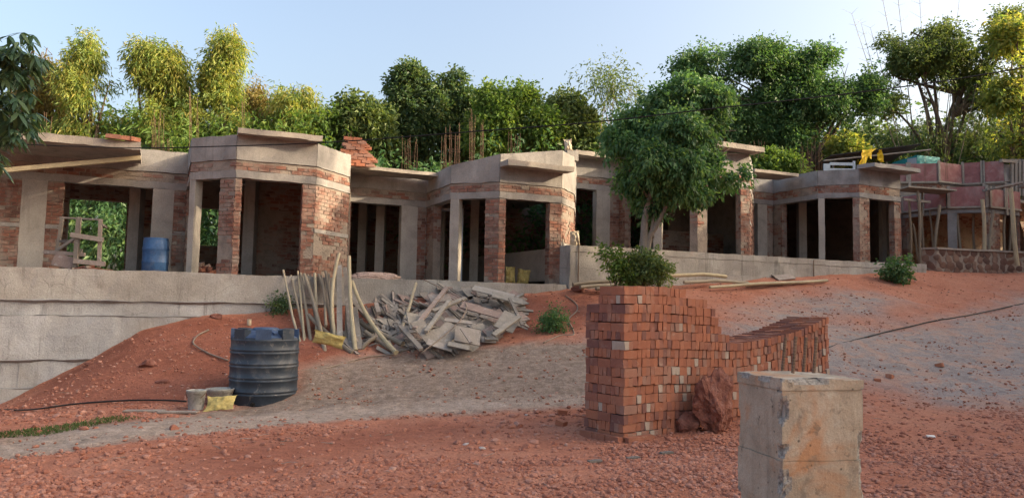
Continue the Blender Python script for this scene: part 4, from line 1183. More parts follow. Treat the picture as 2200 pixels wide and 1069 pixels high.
# neat bricks on the left canopy and the pile on the roof
for i, (px0, px1, lab) in enumerate(((219, 257, 'single orange brick at the left of three on the canopy edge'), (257, 276, 'orange brick turned end on, middle of three on the canopy edge'), (274, 296, 'orange brick at the right end of the canopy edge'))):
    z = 5.02 - 0.004
    p = atz((px0 + px1) / 2, 296 + i * 4, z)
    o = bpy.data.objects.new('brick', NEWB[8 - i][0]); COL.objects.link(o)
    yq = 16.05 + 0.42 * ((px0 + px1) / 2 - 220) / 80
    xq = ray((px0 + px1) / 2, 298)[0] * yq
    o.location = (xq, yq + 0.1, z + 0.05); o.rotation_euler = (0, 0, R(22) + (0 if i == 0 else 0.25 * i)); o.scale = (1.35 if i == 0 else 0.95, 1, 1.25)
    tag(o, lab, 'brick', 'loose bricks on the canopy')
rp0 = atY(758, 352, 19.1)
rp = thing('brick_pile', (rp0[0], rp0[1], 5.1), 'stepped stack of new orange bricks on the roof behind the first bay', 'bricks')
zb0 = 5.07
bw = 19.1 / FPX
its = []
for row in range(9):
    x0, x1 = rp0[0] + (-34 + row * 1.6) * bw, rp0[0] + (34 - row * 3.2) * bw
    s = x0 + 0.11 * (row % 2)
    while s < x1:
        for dep in range(2):
            o = bpy.data.objects.new('brick', random.choice(NEWB[5:10])[0]); COL.objects.link(o); o.parent = rp
            yy = rp0[1] + dep * 0.24 + (s - x0) * 0.35 + random.uniform(-.012, .012)
            o.location = Vector((s + 0.11 - rp0[0], yy - rp0[1], zb0 + 0.04 + row * 0.079 - 5.1)); o.rotation_euler = (0, 0, R(20) + random.uniform(-.03, .03))
            o.scale = (1, 1, 1.04)
        s += 0.222
# pinkish cement rubble on the threshold between the first two bays
q0 = atY(805, 600, 17.95)
v = ICO4[0].copy(); v = v * (1 + 0.5 * (fbm(v * 2.5 + 3, 4) - 0.5))[:, None] * A(0.62, 0.25, 0.15)
ang = 0.39; v = np.stack([v[:, 0] * math.cos(ang) - v[:, 1] * math.sin(ang), v[:, 0] * math.sin(ang) + v[:, 1] * math.cos(ang), v[:, 2]], -1)
tag(link('rubble_heap', mesh_np('rubble_heap', v, ICO4[1], M['rubble_sand'], np.full(len(ICO4[1]), .5)), None, Vector((q0[0], q0[1], 2.2))), 'low heap of pinkish cement rubble on the threshold before the dark recess', 'rubble heap')

# ------------------------------------------------------------------ poles leaning on the wall
def pole_pts(pts, D0, D1, n=14, wob=0.01, seed=0):
    P_ = [A(*p) for p in pts]
    seg = np.cumsum([0] + [np.linalg.norm(P_[i + 1] - P_[i]) for i in range(len(P_) - 1)]); seg /= seg[-1]
    out = []
    for i in range(n):
        f = i / (n - 1)
        px, py = (np.polyval(np.polyfit(seg, [p[k_] for p in P_], min(2, len(P_) - 1)), f) for k_ in (0, 1))
        q = atY(px, py, D0 + (D1 - D0) * f)
        q[0] += wob * (float(noise3(A(f * 4, seed * 7.1, 0))) - 0.5) * 2
        out.append(q)
    return out
def bamboo(name, pts, D0, D1, r0, r1, tint, label, cat='pole', group='poles leaning against the long wall', nodes=True, seed=0, n=26):
    P_ = pole_pts(pts, D0, D1, n, 0.007, seed)
    rr = []
    for i in range(n):
        r_ = (r0 + (r1 - r0) * i / (n - 1)) * .84
        if nodes and i % 3 == 1: r_ *= 1.09
        rr.append(r_)
    mb = MB(); mb.rv = tint
    mb.tube(P_, rr, 9)
    return solo(name, mb, M['bamboo'], P_[-1], label, cat, group, smooth=False)
def plank_lean(pts, D0, D1, w, th, tint, label, group='poles leaning against the long wall'):
    p, q = atY(*pts[0], D0), atY(*pts[1], D1)
    mb = MB(); mb.rv = tint
    mb.bar(p, q, w, th, up=(0.1, -1, 0.2), seg=0.25).jitter(0.008, 3)
    return solo('leaning_plank', mb, M['wood'], q, label, 'plank', group)
Dt, Db = 17.0, 14.75
bamboo('leaning_pole', [(609, 580), (632, 690), (661, 783)], Dt - .1, Db - .15, .026, .032, .72, 'thin knotty pole at the left end of the leaning poles', seed=1)
bamboo('leaning_pole', [(625, 592), (645, 680), (664, 775)], Dt, Db, .028, .034, .5, 'slim brown pole beside the thin knotty one', seed=2)
bamboo('leaning_pole', [(640, 582), (648, 660), (655, 745)], Dt + .1, Db + .3, .022, .03, .85, 'short pale pole whose tip shows behind two brown ones', seed=3)
bamboo('leaning_pole', [(646, 587), (660, 680), (674, 777)], Dt, Db - .05, .033, .045, .25, 'thick grey brown pole standing above the yellow cloth left side', seed=4, nodes=False)
bamboo('leaning_pole', [(654, 589), (674, 650), (700, 764)], Dt - .1, Db - .15, .042, .052, .38, 'stout grey pole slanting behind the yellow cloth', seed=5, nodes=False)
bamboo('leaning_pole', [(676, 587), (680, 680), (683, 774)], Dt + .1, Db - .05, .036, .044, .8, 'upright pale yellow pole passing behind the cloth', seed=6)
bamboo('leaning_pole', [(684, 589), (700, 640), (716, 720)], Dt + .1, Db + .5, .035, .04, .1, 'dark grey weathered pole deep in the bundle', seed=7, nodes=False)
bamboo('leaning_pole', [(699, 582), (710, 650), (722, 735)], Dt + .2, Db + .4, .03, .036, .15, 'dark thin pole just left of the curved pale one', seed=8, nodes=False)
bamboo('leaning_pole', [(729, 544), (712, 625), (717, 690), (726, 750)], Dt - .3, Db + .2, .038, .052, .9, 'tall curved pale bamboo reaching highest among the leaning poles', seed=9)
for i_, (xa, ya, xb, yb, ti, lb) in enumerate(((662, 590, 688, 768, .3, 'grey pole directly left of the upright pale one'), (691, 592, 700, 700, .2, 'weathered pole behind the stout slanting one'), (706, 588, 712, 745, .35, 'brownish pole left of the curved bamboo foot'), (720, 580, 735, 745, .15, 'dark pole hidden behind the curved bamboo'), (743, 585, 742, 740, .3, 'thin grey pole behind the flat grey plank'))):
    bamboo('leaning_pole', [(xa, ya), ((xa + xb) / 2 + 2, (ya + yb) / 2), (xb, yb)], Dt + .15, Db + .25, .027, .034, ti, lb, seed=30 + i_, nodes=False)
plank_lean([(729, 570), (730, 735)], Dt, Db + .2, .11, .035, .45, 'flat grey plank upright behind the curved pale bamboo')
plank_lean([(741, 575), (755, 752)], Dt + .1, Db + .1, .09, .04, .25, 'narrow dark plank between the curved and the straight bamboo')
bamboo('leaning_pole', [(751, 551), (754, 650), (764, 753)], Dt - .35, Db, .044, .052, .95, 'straight pale bamboo with a forked cut top', seed=10)
bamboo('leaning_pole', [(756, 604), (790, 680), (851, 757)], Dt - .5, Db - .1, .042, .055, 1.0, 'bright yellow bamboo slanting steeply down to the right', seed=11)
bamboo('leaning_pole', [(894, 608), (880, 655), (864, 704)], 17.4, 16.0, .038, .045, .8, 'short pale pole jutting up from the scrap wood pile', seed=12, group=None)
plank_lean([(763, 660), (773, 750)], 16.2, Db + .1, .10, .04, .4, 'short weathered plank right of the straight bamboo')
bamboo('fallen_log', [(662, 676), (700, 712), (757, 758)], 15.9, Db - .1, .05, .055, .2, 'grey log lying aslant through the foot of the poles', cat='log', group='logs at the foot of the poles', nodes=False, seed=13)
bamboo('fallen_log', [(772, 690), (815, 715), (866, 738)], 15.9, 15.0, .06, .065, .3, 'thick weathered log lying under the bright yellow bamboo', cat='log', group='logs at the foot of the poles', nodes=False, seed=14)
bamboo('fallen_log', [(785, 712), (815, 733), (846, 752)], 15.3, 14.8, .05, .055, .15, 'dark short log nearest the ground below the yellow bamboo', cat='log', group='logs at the foot of the poles', nodes=False, seed=15)
bamboo('fallen_log', [(640, 715), (655, 745), (675, 770)], 15.6, 14.9, .05, .055, .25, 'stubby log half hidden behind the tank', cat='log', group='logs at the foot of the poles', nodes=False, seed=16)
bamboo('fallen_log', [(808, 722), (790, 735), (778, 748)], 15.0, 14.9, .045, .05, .3, 'short grey log leaning left at the foot of the slanting bamboo', cat='log', group='logs at the foot of the poles', nodes=False, seed=17)
pillow('yellow_cloth', atY(703, 742, 14.5), (1, .05, -.22), (.1, -.1, 1), 0.30, 0.125, 0.035, M['sack'], 'yellow sacking wrapped round the feet of the leaning poles', 'cloth', seed=21)

# ------------------------------------------------------------------ scrap wood pile
PILE = [(700, 772), (775, 700), (800, 655), (880, 628), (960, 612), (1040, 622), (1120, 630), (1135, 690), (1090, 712), (1030, 742), (930, 762), (850, 762), (780, 758)]
def pile_D(py): return np.interp(py, [610, 640, 700, 765], [18.3, 17.8, 16.1, 14.7])
pc = atY(930, 700, 16.1)
pile = thing('scrap_wood_pile', (pc[0], pc[1], g1(pc[0], pc[1])), 'big sprawling pile of grey scrap planks and shuttering boards against the long wall', 'wood pile')
poly = np.array(PILE, float)
def in_pile(x, y):
    return poly_sd(np.array([[x]]), np.array([[y]]), poly)[0, 0]
cnt = 0
slope_n = A(0.25, -0.55, 0.8); slope_n /= np.linalg.norm(slope_n)
def lay(name, c, ang, L, w, th, tiltv, tint, mat, up=slope_n):
    """a board of length L lying in the slope plane, turned by ang, tilted a little"""
    n_ = up + tiltv; n_ /= np.linalg.norm(n_)
    ex = np.cross(A(0, 1, 0), n_); ex /= np.linalg.norm(ex); ey = np.cross(n_, ex)
    d = ex * math.cos(ang) + ey * math.sin(ang)
    mb = MB(); mb.rv = tint
    p, q_ = c - d * L / 2, c + d * L / 2
    mb.bar(p, q_, w, th, up=n_, seg=None if name == 'board' else 0.4)
    # ragged ends
    v = np.array(mb.v); v += rng.normal(0, min(0.006, th * 0.2), v.shape); mb.v = [tuple(k) for k in v]
    return part(name, mb, mat, pile)
while cnt < 330:
    px, py = random.uniform(690, 1140), random.uniform(605, 775)
    sd_ = in_pile(px, py)
    if sd_ < 2: continue
    D = float(pile_D(py)) + random.uniform(-0.05, 0.32)
    c = atY(px, py, D)
    c[2] = max(c[2], g1(c[0], c[1]) + 0.03)
    left = px < 860
    is_board = random.random() < (0.12 if left else 0.5)
    if is_board:
        L, w, th = random.uniform(0.3, 0.62), random.uniform(0.18, 0.36), 0.014
        ang = random.choice([0.2, -0.5, 0.9, 1.3, -0.2]) + random.uniform(-.3, .3)
        k_ = min(1, sd_ / 30)
        L *= 0.6 + 0.4 * k_
        lay('board', c, ang, L, w, th, rng.normal(0, 0.11, 3), random.choice([.3, .45, .5, .55, .72, .75, .95]), M['wood'])
    else:
        L, w, th = random.uniform(0.4, 1.1) * (0.55 + 0.45 * min(1, sd_ / 28)), random.uniform(0.04, 0.09), random.uniform(0.018, 0.04)
        ang = (random.choice([-0.7, -0.9, 0.7, -0.4, 2.0]) if left else random.choice([0.7, 0.9, 0.1, -0.2, -0.8, 0.5])) + random.uniform(-.35, .35)
        lay('plank', c, ang, L, w, th, rng.normal(0, 0.13, 3), random.random() * 0.6 + (0.35 if random.random() < .2 else 0), M['wood'])
    cnt += 1
# the boards one notices first
for px, py, D, ang, L, w, tint in ((1060, 628, 17.5, -0.12, 0.95, 0.34, 1.0), (1092, 690, 15.9, 1.35, 0.62, 0.40, .45), (1040, 668, 16.4, -0.15, 1.0, 0.30, .74), (890, 690, 15.7, -0.9, .5, .3, .5), (945, 640, 17.2, 0.6, .5, .25, .9),
                                   (960, 715, 15.3, 1.3, .6, .36, .52), (1005, 720, 15.2, 0.2, .5, .45, .55), (985, 690, 15.6, 0.1, .55, .12, .95), (945, 742, 14.9, -0.05, .5, .16, .95), (985, 742, 14.9, 0.05, .42, .2, .5), (915, 715, 15.1, -0.6, .7, .3, .35), (1090, 640, 17.2, .1, .7, .3, .5)):
    lay('board', atY(px, py, D - .18), ang, L, w, 0.02, rng.normal(0, 0.12, 3), tint, M['wood'])
for (a, b_, D0, D1, w, th, tint) in (((960, 618), (890, 705), 17.2, 15.1, .09, .05, .8), ((965, 645), (915, 712), 16.6, 15.0, .08, .05, .5), ((1095, 640), (1122, 698), 17.0, 15.6, .06, .04, .2), ((860, 700), (905, 750), 15.4, 14.6, .09, .05, .3),
                                     ((1000, 640), (930, 668), 17.0, 16.0, .09, .05, .4), ((992, 705), (1012, 735), 15.1, 14.8, .06, .03, .9), ((1115, 680), (1060, 720), 15.8, 15.2, .10, .05, .45), ((750, 640), (800, 690), 17.0, 15.8, .10, .06, .3), ((808, 652), (814, 672), 17.0, 16.6, .09, .06, .9)):
    mb = MB(); mb.rv = tint
    mb.bar(atY(*a, D0 - .2), atY(*b_, D1 - .2), w, th, up=(0.1, -.6, .8), seg=.25).jitter(.008, 3)
    part('plank', mb, M['wood'], pile)
snake('bent_rod', [tuple(atY(910, 600, 18.0)), tuple(atY(960, 625, 17.2)), tuple(atY(1000, 650, 16.4)), tuple(atY(994, 680, 15.5)), tuple(atY(960, 715, 15.0)), tuple(atY(905, 758, 14.45))], 0.011, M['hose'], 'thin bent hose lying over the scrap boards', 'hose', world=True)

# ------------------------------------------------------------------ poles lying along the foot of the upper wall
def lying(pts, r, tint, D, label, cat='pole', nodes=True, seed=0):
    P_ = []
    for px, py in pts:
        s_, q = atline(px, UPW[0] if px < 1500 else UPW[1], UPW[1] if px < 1500 else UPW[2])
        q = q + out_n(UPW[0], UPW[1]) * D
        d = ray(px, py); t = q[1]
        P_.append(A(q[0], t, max(g1(q[0], t) + r * .8, CAMP[2] + d[2] * t)))
    out = []
    for i in range(24):
        f = i / 23 * (len(P_) - 1); a = int(min(f, len(P_) - 2)); f -= a
        out.append(P_[a] * (1 - f) + P_[a + 1] * f + A(0, 0, 0.006 * math.sin(i * .4 + seed)))
    mb = MB(); mb.rv = tint
    mb.tube(out, [r * (1.09 if nodes and i % 3 == 1 else 1) for i in range(24)], 8)
    return solo('bamboo_pole', mb, M['bamboo'], out[0], label, cat, 'poles lying along the upper wall')
lying([(1412, 592), (1480, 588), (1535, 593)], .05, 1.0, .45, 'fat pale bamboo on top of the poles right of the tree', seed=1)
lying([(1440, 606), (1500, 602), (1575, 606)], .045, .5, .55, 'dull brown bamboo beneath the fat pale one', seed=2)
lying([(1475, 616), (1560, 609), (1640, 606), (1722, 601)], .042, .92, .9, 'longest pale bamboo lying in front of the wall', seed=3)
lying([(1560, 612), (1640, 611), (1690, 612)], .05, .25, .75, 'grey weathered pole behind the longest bamboo', seed=4, nodes=False)
lying([(1208, 610), (1270, 604), (1330, 598)], .05, .2, .5, 'dark pole uppermost of those left of the tree', seed=5, nodes=False)
lying([(1218, 616), (1280, 611), (1345, 603)], .045, .4, .62, 'brownish pole below the dark one left of the tree', seed=6)
lying([(1245, 620), (1300, 614), (1355, 608)], .045, .12, .75, 'blackened pole lowest of those left of the tree', seed=7, nodes=False)
for px, py, L, w, tint, ang, lab in ((1555, 600, .55, .12, .1, .2, 'dark board lying at the wall foot beyond the fat bamboo'), (1685, 600, .6, .3, .9, .5, 'pale board lying where the longest bamboo ends'), (1715, 580, 1.0, .1, .2, -.25, 'long grey plank propped at the wall foot'), (1668, 596, .4, .22, .3, 1.1, 'tilted grey board behind the pale one'), (1760, 584, .7, .08, .45, .1, 'thin plank lying near the wall joint'), (1815, 580, .35, .16, .7, .2, 'brown block of board against the low wall')):
    q = G(px, py); mb = MB(); mb.rv = tint
    d = A(math.cos(ang), math.sin(ang) * .6, .12); d /= np.linalg.norm(d)
    q[2] += 0.08
    mb.bar(q - d * L / 2, q + d * L / 2, w, .03, up=(0.1, -.5, .9), seg=.3).jitter(.006, 3)
    solo('scrap_board', mb, M['wood'], q, lab, 'board', 'boards lying along the upper wall')

# ------------------------------------------------------------------ brick stack
Sn = atY(1340, 938, 9.65); Sn = A(Sn[0], Sn[1])
u_, w_ = A(.8, .6), A(-.6, .8)
au = math.atan2(.6, .8); aw = math.atan2(.8, -.6)
sbz = g1(Sn[0] + .3, Sn[1] + .3) - 0.03
stk = thing('brick_stack', (Sn[0], Sn[1], sbz), 'tall stepped stack of new red bricks with a lower curving tail', 'brick stack')
PH, PL, PT = 0.1145, 0.236, 0.0795
items = []
tops = [(1.2, 17), (1.61, 16), (1.76, 15), (1.88, 14), (1.97, 13), (2.1, 12), (9, 11)]
def nrows(L):
    for l, n in tops:
        if L < l: return n
    return 11
LEN = 4.40
rowtone = {r_: random.uniform(0.15, 0.75) for r_ in range(18)}
rowtone.update({1: .35, 2: .35, 3: .62, 4: .62, 5: .45, 6: .55, 7: .62, 8: .55, 9: .6, 10: .35, 11: .35, 12: .5, 13: .3, 14: .4, 15: .45, 16: .5})
def zoff(L): return 0.34 * max(0, (L - 2.3) / 2.1) ** 2 - 0.055 * math.exp(-((L - 2.35) / .6) ** 2) + 0.014 * math.sin(L * 3.1)
def curve(L): return -0.16 * max(0, (L - 2.3) / 2.1) ** 2          # the tail swings a little
def putb(L, W, row, along_w, tone, sx=1.0, exposed=True):
    """brick on edge; its long side along w (header seen from the front) or along u"""
    c2 = Sn + u_ * L + w_ * (W + curve(L) + 0.010 * math.sin(row * 1.7) + .012 * math.sin(L * 1.9))
    c = A(c2[0], c2[1], sbz + 0.055 + row * PH + zoff(L) + random.gauss(0, .0025))
    c[:2] += rng.normal(0, 0.0012, 2)
    a = aw if along_w else au
    if random.random() < (0.35 if row in (5, 6) and .5 < L < 1.3 else 0.04): tone = 0.97
    elif random.random() < 0.08: tone = random.uniform(0, 0.2)
    t = min(.999, max(0, tone + random.gauss(0, .19)))
    Dd = np.linalg.norm(CAMP - c)
    items.append((c, a, sx, t, (1 if exposed else 0) / Dd ** 2 * (1.0 if along_w else 1.6)))
MISS = rng.random((20, 80))
for row in range(17):
    # corner block, 0.24 x 0.72
    lim = 0.72 if row < 15 else (0.5 if row == 15 else 0.26)
    if row % 2 == 0:
        for i in range(3):
            for j in range(3):
                if (j + .5) * PL < lim: putb(PT * (i + .5), PL * (j + .5), row, True, rowtone[row] - .18 * (i == 0), exposed=(i == 0 or j == 0))
    else:
        for j in range(9):
            if (j + .5) * PT < lim: putb(PL / 2 + .002, PT * (j + .5) + .002, row, False, rowtone[row] + (.0 if j else .05))
    k = 0; L = 0.243 + PT / 2
    while L < LEN:
        top = nrows(L + PT / 2)
        if row < top:
            for j in range(3):
                ex = j == 0 or row >= top - 1
                putb(L + random.gauss(0, .003), PL * (j + .5) + (random.gauss(0, .0045) if j == 0 else 0), row, True, rowtone[row] + .06 * math.sin(L * 2.2 + row), exposed=ex)
        L += PT
# footing course, a few bricks lying flat and proud
for i, (L, W, al) in enumerate(((-0.05, .12, True), (-0.05, .36, True), (-0.05, .6, True), (.12, -.05, False), (.36, -.04, False))):
    c2 = Sn + u_ * L + w_ * W
    items.append((A(c2[0], c2[1], sbz + 0.03), aw if al else au, 1, .3, 1))
STK = [brick_mesh('brick', 0.229, 0.0745, 0.1075, [0.02, .1, .2, .3, .4, .45, .52, .6, .68, .75, .82, 1.0][i], M['new_brick'], 240 + i, 0.0032) for i in range(12)]
flush_bricks(stk, items, 300, STK, M['new_brick'])

# boulders against it
q = atY(1537, 925, 10.05)
rock_obj('boulder', (q[0] + .02, q[1] + 0.1, g1(q[0], q[1]) + 0.34), 0.36, 7, M['rock'], 'big red laterite boulder leaning against the brick stack', 'boulder', lv=ICO4, sc=(.92, .8, 1.4), rotz=0.9, flat=0.9, amp=.75, fine=0.5)
q = atY(1482, 925, 10.15)
rock_obj('boulder', (q[0], q[1] + 0.12, g1(q[0], q[1]) + 0.13), 0.21, 11, M['rock'], 'smaller rounded red boulder left of the big one', 'boulder', lv=ICO3, sc=(.95, .9, 1.0), fine=0.2)
q = G(318, 785)
rock_obj('boulder', (q[0], q[1], q[2] + .02), 0.17, 21, M['rock'], 'brownish rock sitting midway on the red bank', 'rock', lv=ICO3, sc=(1.05, .8, .75))
q = G(465, 683); rock_obj('boulder', (q[0], q[1], q[2] + .02), 0.15, 23, M['rock'], 'red rock at the top of the bank touching the wall', 'rock', lv=ICO2, sc=(1.1, .7, .7))
q = G(197, 780); rock_obj('boulder', (q[0], q[1], q[2] + .01), 0.14, 24, M['rock'], 'flat red rock low on the bank by the wall', 'rock', lv=ICO2, sc=(1.2, .7, .5))
q = G(353, 818); rock_obj('boulder', (q[0], q[1], q[2]), 0.12, 25, M['rock'], 'small flat rock in the lower middle of the red bank', 'rock', lv=ICO2, sc=(1.2, .8, .5))
q = G(1243, 625); rock_obj('boulder', (q[0], q[1], q[2] + .04), 0.2, 26, M['rock'], 'round red rock by the left end of the upper wall', 'rock', lv=ICO2, sc=(1, .8, .7))

# ------------------------------------------------------------------ concrete pillar in the foreground
pr, pl = A(.981, .194), A(-.194, .981)
pn = A(1.352, 3.85)
a_ = 0.444
pil = thing('concrete_pillar', (pn[0] + .18, pn[1] + .26, 0), 'square concrete column stub in the foreground with four steel bars sticking out of its top', 'pillar')
def pillar_block(z0, z1, off, name, topchip=False):
    mb = MB()
    c = [pn - (pr + pl) * off, pn + pr * (a_ + off) - pl * off, pn + (pr + pl) * (a_ + off), pn + pl * (a_ + off) - pr * off]
    mb.quadprism(*c, z0, z1, 0.012 if name == 'shaft' else 0.016)
    v = np.array(mb.v)
    cx = pn + (pr + pl) * a_ / 2
    ex = (v[:, :2] - cx) @ pr; ey = (v[:, :2] - cx) @ pl
    h = a_ / 2 + off
    # distance to the vertical arrises and to the top arris: knocks and honeycombing there
    dx, dy = h - np.abs(ex), h - np.abs(ey)
    edge = np.clip(1 - np.maximum(dx, dy) / 0.03, 0, 1)
    chip = np.clip(fbm(v * 9 + 3, 3) - 0.52, 0, 1) * 0.12 * edge
    near = np.clip(1 - np.hypot(ex + h, ey + h) / 0.05, 0, 1)
    chip = chip + near * np.clip(fbm(v * A(9, 9, 11) + 9, 3) - 0.545, 0, 1) * 0.20
    if topchip:
        dz = z1 - v[:, 2]
        te = np.clip(1 - np.maximum(np.minimum(dx, dy), dz) / 0.025, 0, 1)
        chip = chip + te * np.clip(fbm(v * 9 + 5, 3) - 0.42, 0, 1) * 0.10
        v[:, 2] += np.where(dz < 0.001, (fbm(v * 12, 3) - 0.5) * 0.02, 0)
    v[:, :2] -= (np.outer(np.sign(ex) * chip, pr) + np.outer(np.sign(ey) * chip, pl))
    mb_chip = chip
    v += np.stack([fbm(v * 5 + 40 * k, 4) - 0.5 for k in range(3)], -1) * 0.012
    v += np.stack([fbm(v * 24 + 70 * k, 2) - 0.5 for k in range(3)], -1) * 0.004
    mb.v = [tuple(k) for k in v]
    mb.r = [1.0 if max(mb_chip[i] for i in f) > 0.004 else 0.0 for f in mb.f]
    return part(name, mb, M['pillar'], pil)
pillar_block(-0.2, 0.866, 0.005, 'lower_lift')
pillar_block(0.868, 1.212, 0.0, 'shaft')
pillar_block(1.214, 1.27, 0.006, 'top_lift', True)
part('core', MB().quadprism(pn + (pr + pl) * .02, pn + pr * (a_ - .02) + pl * .02, pn + (pr + pl) * (a_ - .02), pn + pl * (a_ - .02) + pr * .02, .8, 1.24), M['concrete'], pil)
for px, yb, yt in ((1679, 800, 727), (1701, 806, 725), (1724, 800, 727), (1746, 806, 726)):
    b0 = atz(px, yb - 2, 1.262); hgt = (yb - yt) * b0[1] / FPX
    pts = [b0 + A(0, 0, -0.05) + A(0.0008 * i, 0, 0) + A(0, 0, (hgt + .05) * i / 30) for i in range(31)]
    part('rebar', MB().tube(pts, [0.0085 + (0.0016 if i % 2 else 0) for i in range(31)], 9), M['bar_steel'], pil)

# ------------------------------------------------------------------ roof level odds and ends at right
Y0 = 33.5
cy = thing('site_shelter', (*atY(1870, 360, Y0)[:2], 6.3), 'open lean-to shelter with a dark sheet roof behind the right-hand houses', 'shelter')
a, b_ = atY(1775, 344, Y0), atY(1968, 320, Y0 - .5)
for k in range(6):
    f0, f1 = k / 6, (k + 1) / 6 - 0.01
    p, q = a + (b_ - a) * f0, a + (b_ - a) * f1
    part('roof_sheet', MB().hexa([p + A(0, -.5, .10), q + A(0, -.5, .10), q + A(0, 2.2, -.12), p + A(0, 2.2, -.12), p + A(0, -.5, .14), q + A(0, -.5, .14), q + A(0, 2.2, -.08), p + A(0, 2.2, -.08)]), M['dark_panel'], cy)
for px in (1790, 1862, 1905, 1950):
    p = atY(px, 345, Y0)
    part('post', MB().tube([(p[0], p[1], 4.2), (p[0], p[1], p[2] - .08)], 0.04, 7), M['wood'], cy)
part('ridge_pole', MB().tube([a + A(-.3, -.45, -.12), b_ + A(.4, -.45, -.12)], 0.035, 7), M['wood'], cy)
wf = thing('white_frame', (*atY(1803, 360, Y0 - .6)[:2], 6.3), 'white painted open frame panel standing under the dark sheet roof', 'frame')
p0, p1 = atY(1770, 362, Y0 - .6), atY(1838, 360, Y0 - .6)
for (x0, x1, z0, z1) in ((p0[0], p0[0] + .28, -.1, .16), (p1[0] - .10, p1[0], -.1, .30), (p0[0] + .28, p1[0] - .10, .16, .22), (p0[0] + .28, p1[0] - .10, -.1, -.04)):
    part('frame_bar', MB().box(x0, x1 - .004, p0[1], p0[1] + .08, p0[2] + z0, p0[2] + z1 + .06), M['white'], wf)
def sheet(pts, lab, seed):
    mb = MB(); n = 8; V = []
    for i in range(n + 1):
        f = i / n * (len(pts) - 1); a2 = int(min(f, len(pts) - 2)); f -= a2
        l_ = A(*pts[a2][0]) * (1 - f) + A(*pts[a2 + 1][0]) * f; r_ = A(*pts[a2][1]) * (1 - f) + A(*pts[a2 + 1][1]) * f
        for j in range(6):
            V.append(l_ + (r_ - l_) * j / 5 + A(0, (noise3(A(i * .9, j * 1.1, seed)) - .5) * .2, 0))
    fs = [(i * 6 + j, i * 6 + j + 1, (i + 1) * 6 + j + 1, (i + 1) * 6 + j) for i in range(n) for j in range(5)]
    nV = len(V)
    V2 = V + [p + A(0, .02, 0) for p in V]
    fs2 = fs + [tuple(nV + i for i in f[::-1]) for f in fs]
    mb.add(V2, fs2)
    solo('yellow_sheet', mb, M['yellow'], V[0], lab, 'tarpaulin', 'yellow sheets on the roof', smooth=True)
Yt = 27.9
sheet([(atY(1852, 322, Yt), atY(1876, 321, Yt)), (atY(1850, 340, Yt - .1), atY(1866, 336, Yt - .1)), (atY(1842, 358, Yt - .2), atY(1856, 358, Yt - .2))], 'large yellow sheet draped over the shelter edge', 1)
sheet([(atY(1889, 322, Yt), atY(1893, 322, Yt)), (atY(1886, 334, Yt), atY(1898, 334, Yt)), (atY(1888, 346, Yt), atY(1899, 348, Yt))], 'small yellow sheet hanging beside the larger one', 5)
sheet([(atY(1870, 321, Yt + .2), atY(1882, 319, Yt + .2)), (atY(1862, 326, Yt + .1), atY(1874, 327, Yt + .1)), (atY(1866, 340, Yt), atY(1872, 342, Yt))], 'crumpled yellow fold on top of the shelter', 9)
sh = thing('teal_shed', (*atY(1968, 360, 36)[:2], 7.3), 'small teal painted shed with a pale door above the shuttered house', 'shed')
p0, p1, p2 = atY(1918, 345, 36.6), atY(1970, 345, 35.6), atY(2019, 345, 36.3)
zt0 = atY(1970, 333, 35.6)[2]
part('wall', MB().quadprism(p0[:2], p1[:2], p1[:2] + A(.6, 2.4), p0[:2] + A(.6, 2.4), 7.2, [zt0 - .18, zt0, zt0, zt0 - .18]), M['teal'], sh)
part('wall', MB().quadprism(p1[:2] + A(.01, 0), p2[:2], p2[:2] + A(-.3, 2.0), p1[:2] + A(.6, 2.0), 7.2, [zt0, zt0 + .05, zt0, zt0]), M['teal'], sh)
q0, q1 = p0[:2] + (p1 - p0)[:2] * .62, p0[:2] + (p1 - p0)[:2] * .98
n_ = out_n(q0, q1)
part('door', MB().quadprism(q0 + n_ * .03, q1 + n_ * .03, q1, q0, 7.25, zt0 - .12), M['white'], sh)

# props under the shuttering
for i, (px0, y0, px1, y1, D, r, tint, lab) in enumerate(((2110, 428, 2117, 538, 27.5, .085, .9, 'pale barked prop leaning before the left bay opening of the shuttered house'), (2169, 404, 2186, 542, 27.3, .10, .95, 'tallest pale prop carrying the right timber deck'),
        (2133, 452, 2122, 536, 28.0, .07, .3, 'grey prop slanting against the brick pier at right'), (2092, 452, 2093, 536, 29.2, .06, .2, 'thin dark prop standing inside the shuttered bay'), (2058, 458, 2063, 534, 29.0, .07, .35, 'brownish prop just inside the grey column'),
        (1955, 432, 1956, 562, 28.5, .06, .3, 'straight grey prop nearest the sapling under the left deck'), (1972, 410, 1978, 565, 28.2, .07, .25, 'forked grey prop under the left deck'), (1960, 480, 1976, 545, 28.8, .05, .15, 'slanting dark brace between two props'),
        (2017, 440, 2006, 532, 28.6, .075, .3, 'reddish brown prop leaning left of the grey column'), (1981, 400, 1984, 550, 28.9, .05, .2, 'slim prop behind the forked one'), (2160, 455, 2153, 536, 29.0, .06, .25, 'dull prop left of the tallest pale one'), (2175, 460, 2162, 538, 29.3, .06, .15, 'dark prop slanting behind the tallest pale one'), (1997, 448, 2006, 530, 29.6, .05, .2, 'thin prop deep in the left recess'))):
    a, b_ = atY(px0, y0, D), atY(px1, y1, D)
    b_[2] = min(b_[2], 3.4)
    P_ = [a + (b_ - a) * f + A(.03 * math.sin(f * 5 + i), 0, 0) for f in np.linspace(0, 1, 9)]
    mb = MB(); mb.rv = tint; mb.tube(P_, r * .75, 8)
    solo('wooden_prop', mb, M['bamboo'], P_[-1], lab, 'prop', 'props under the shuttering')

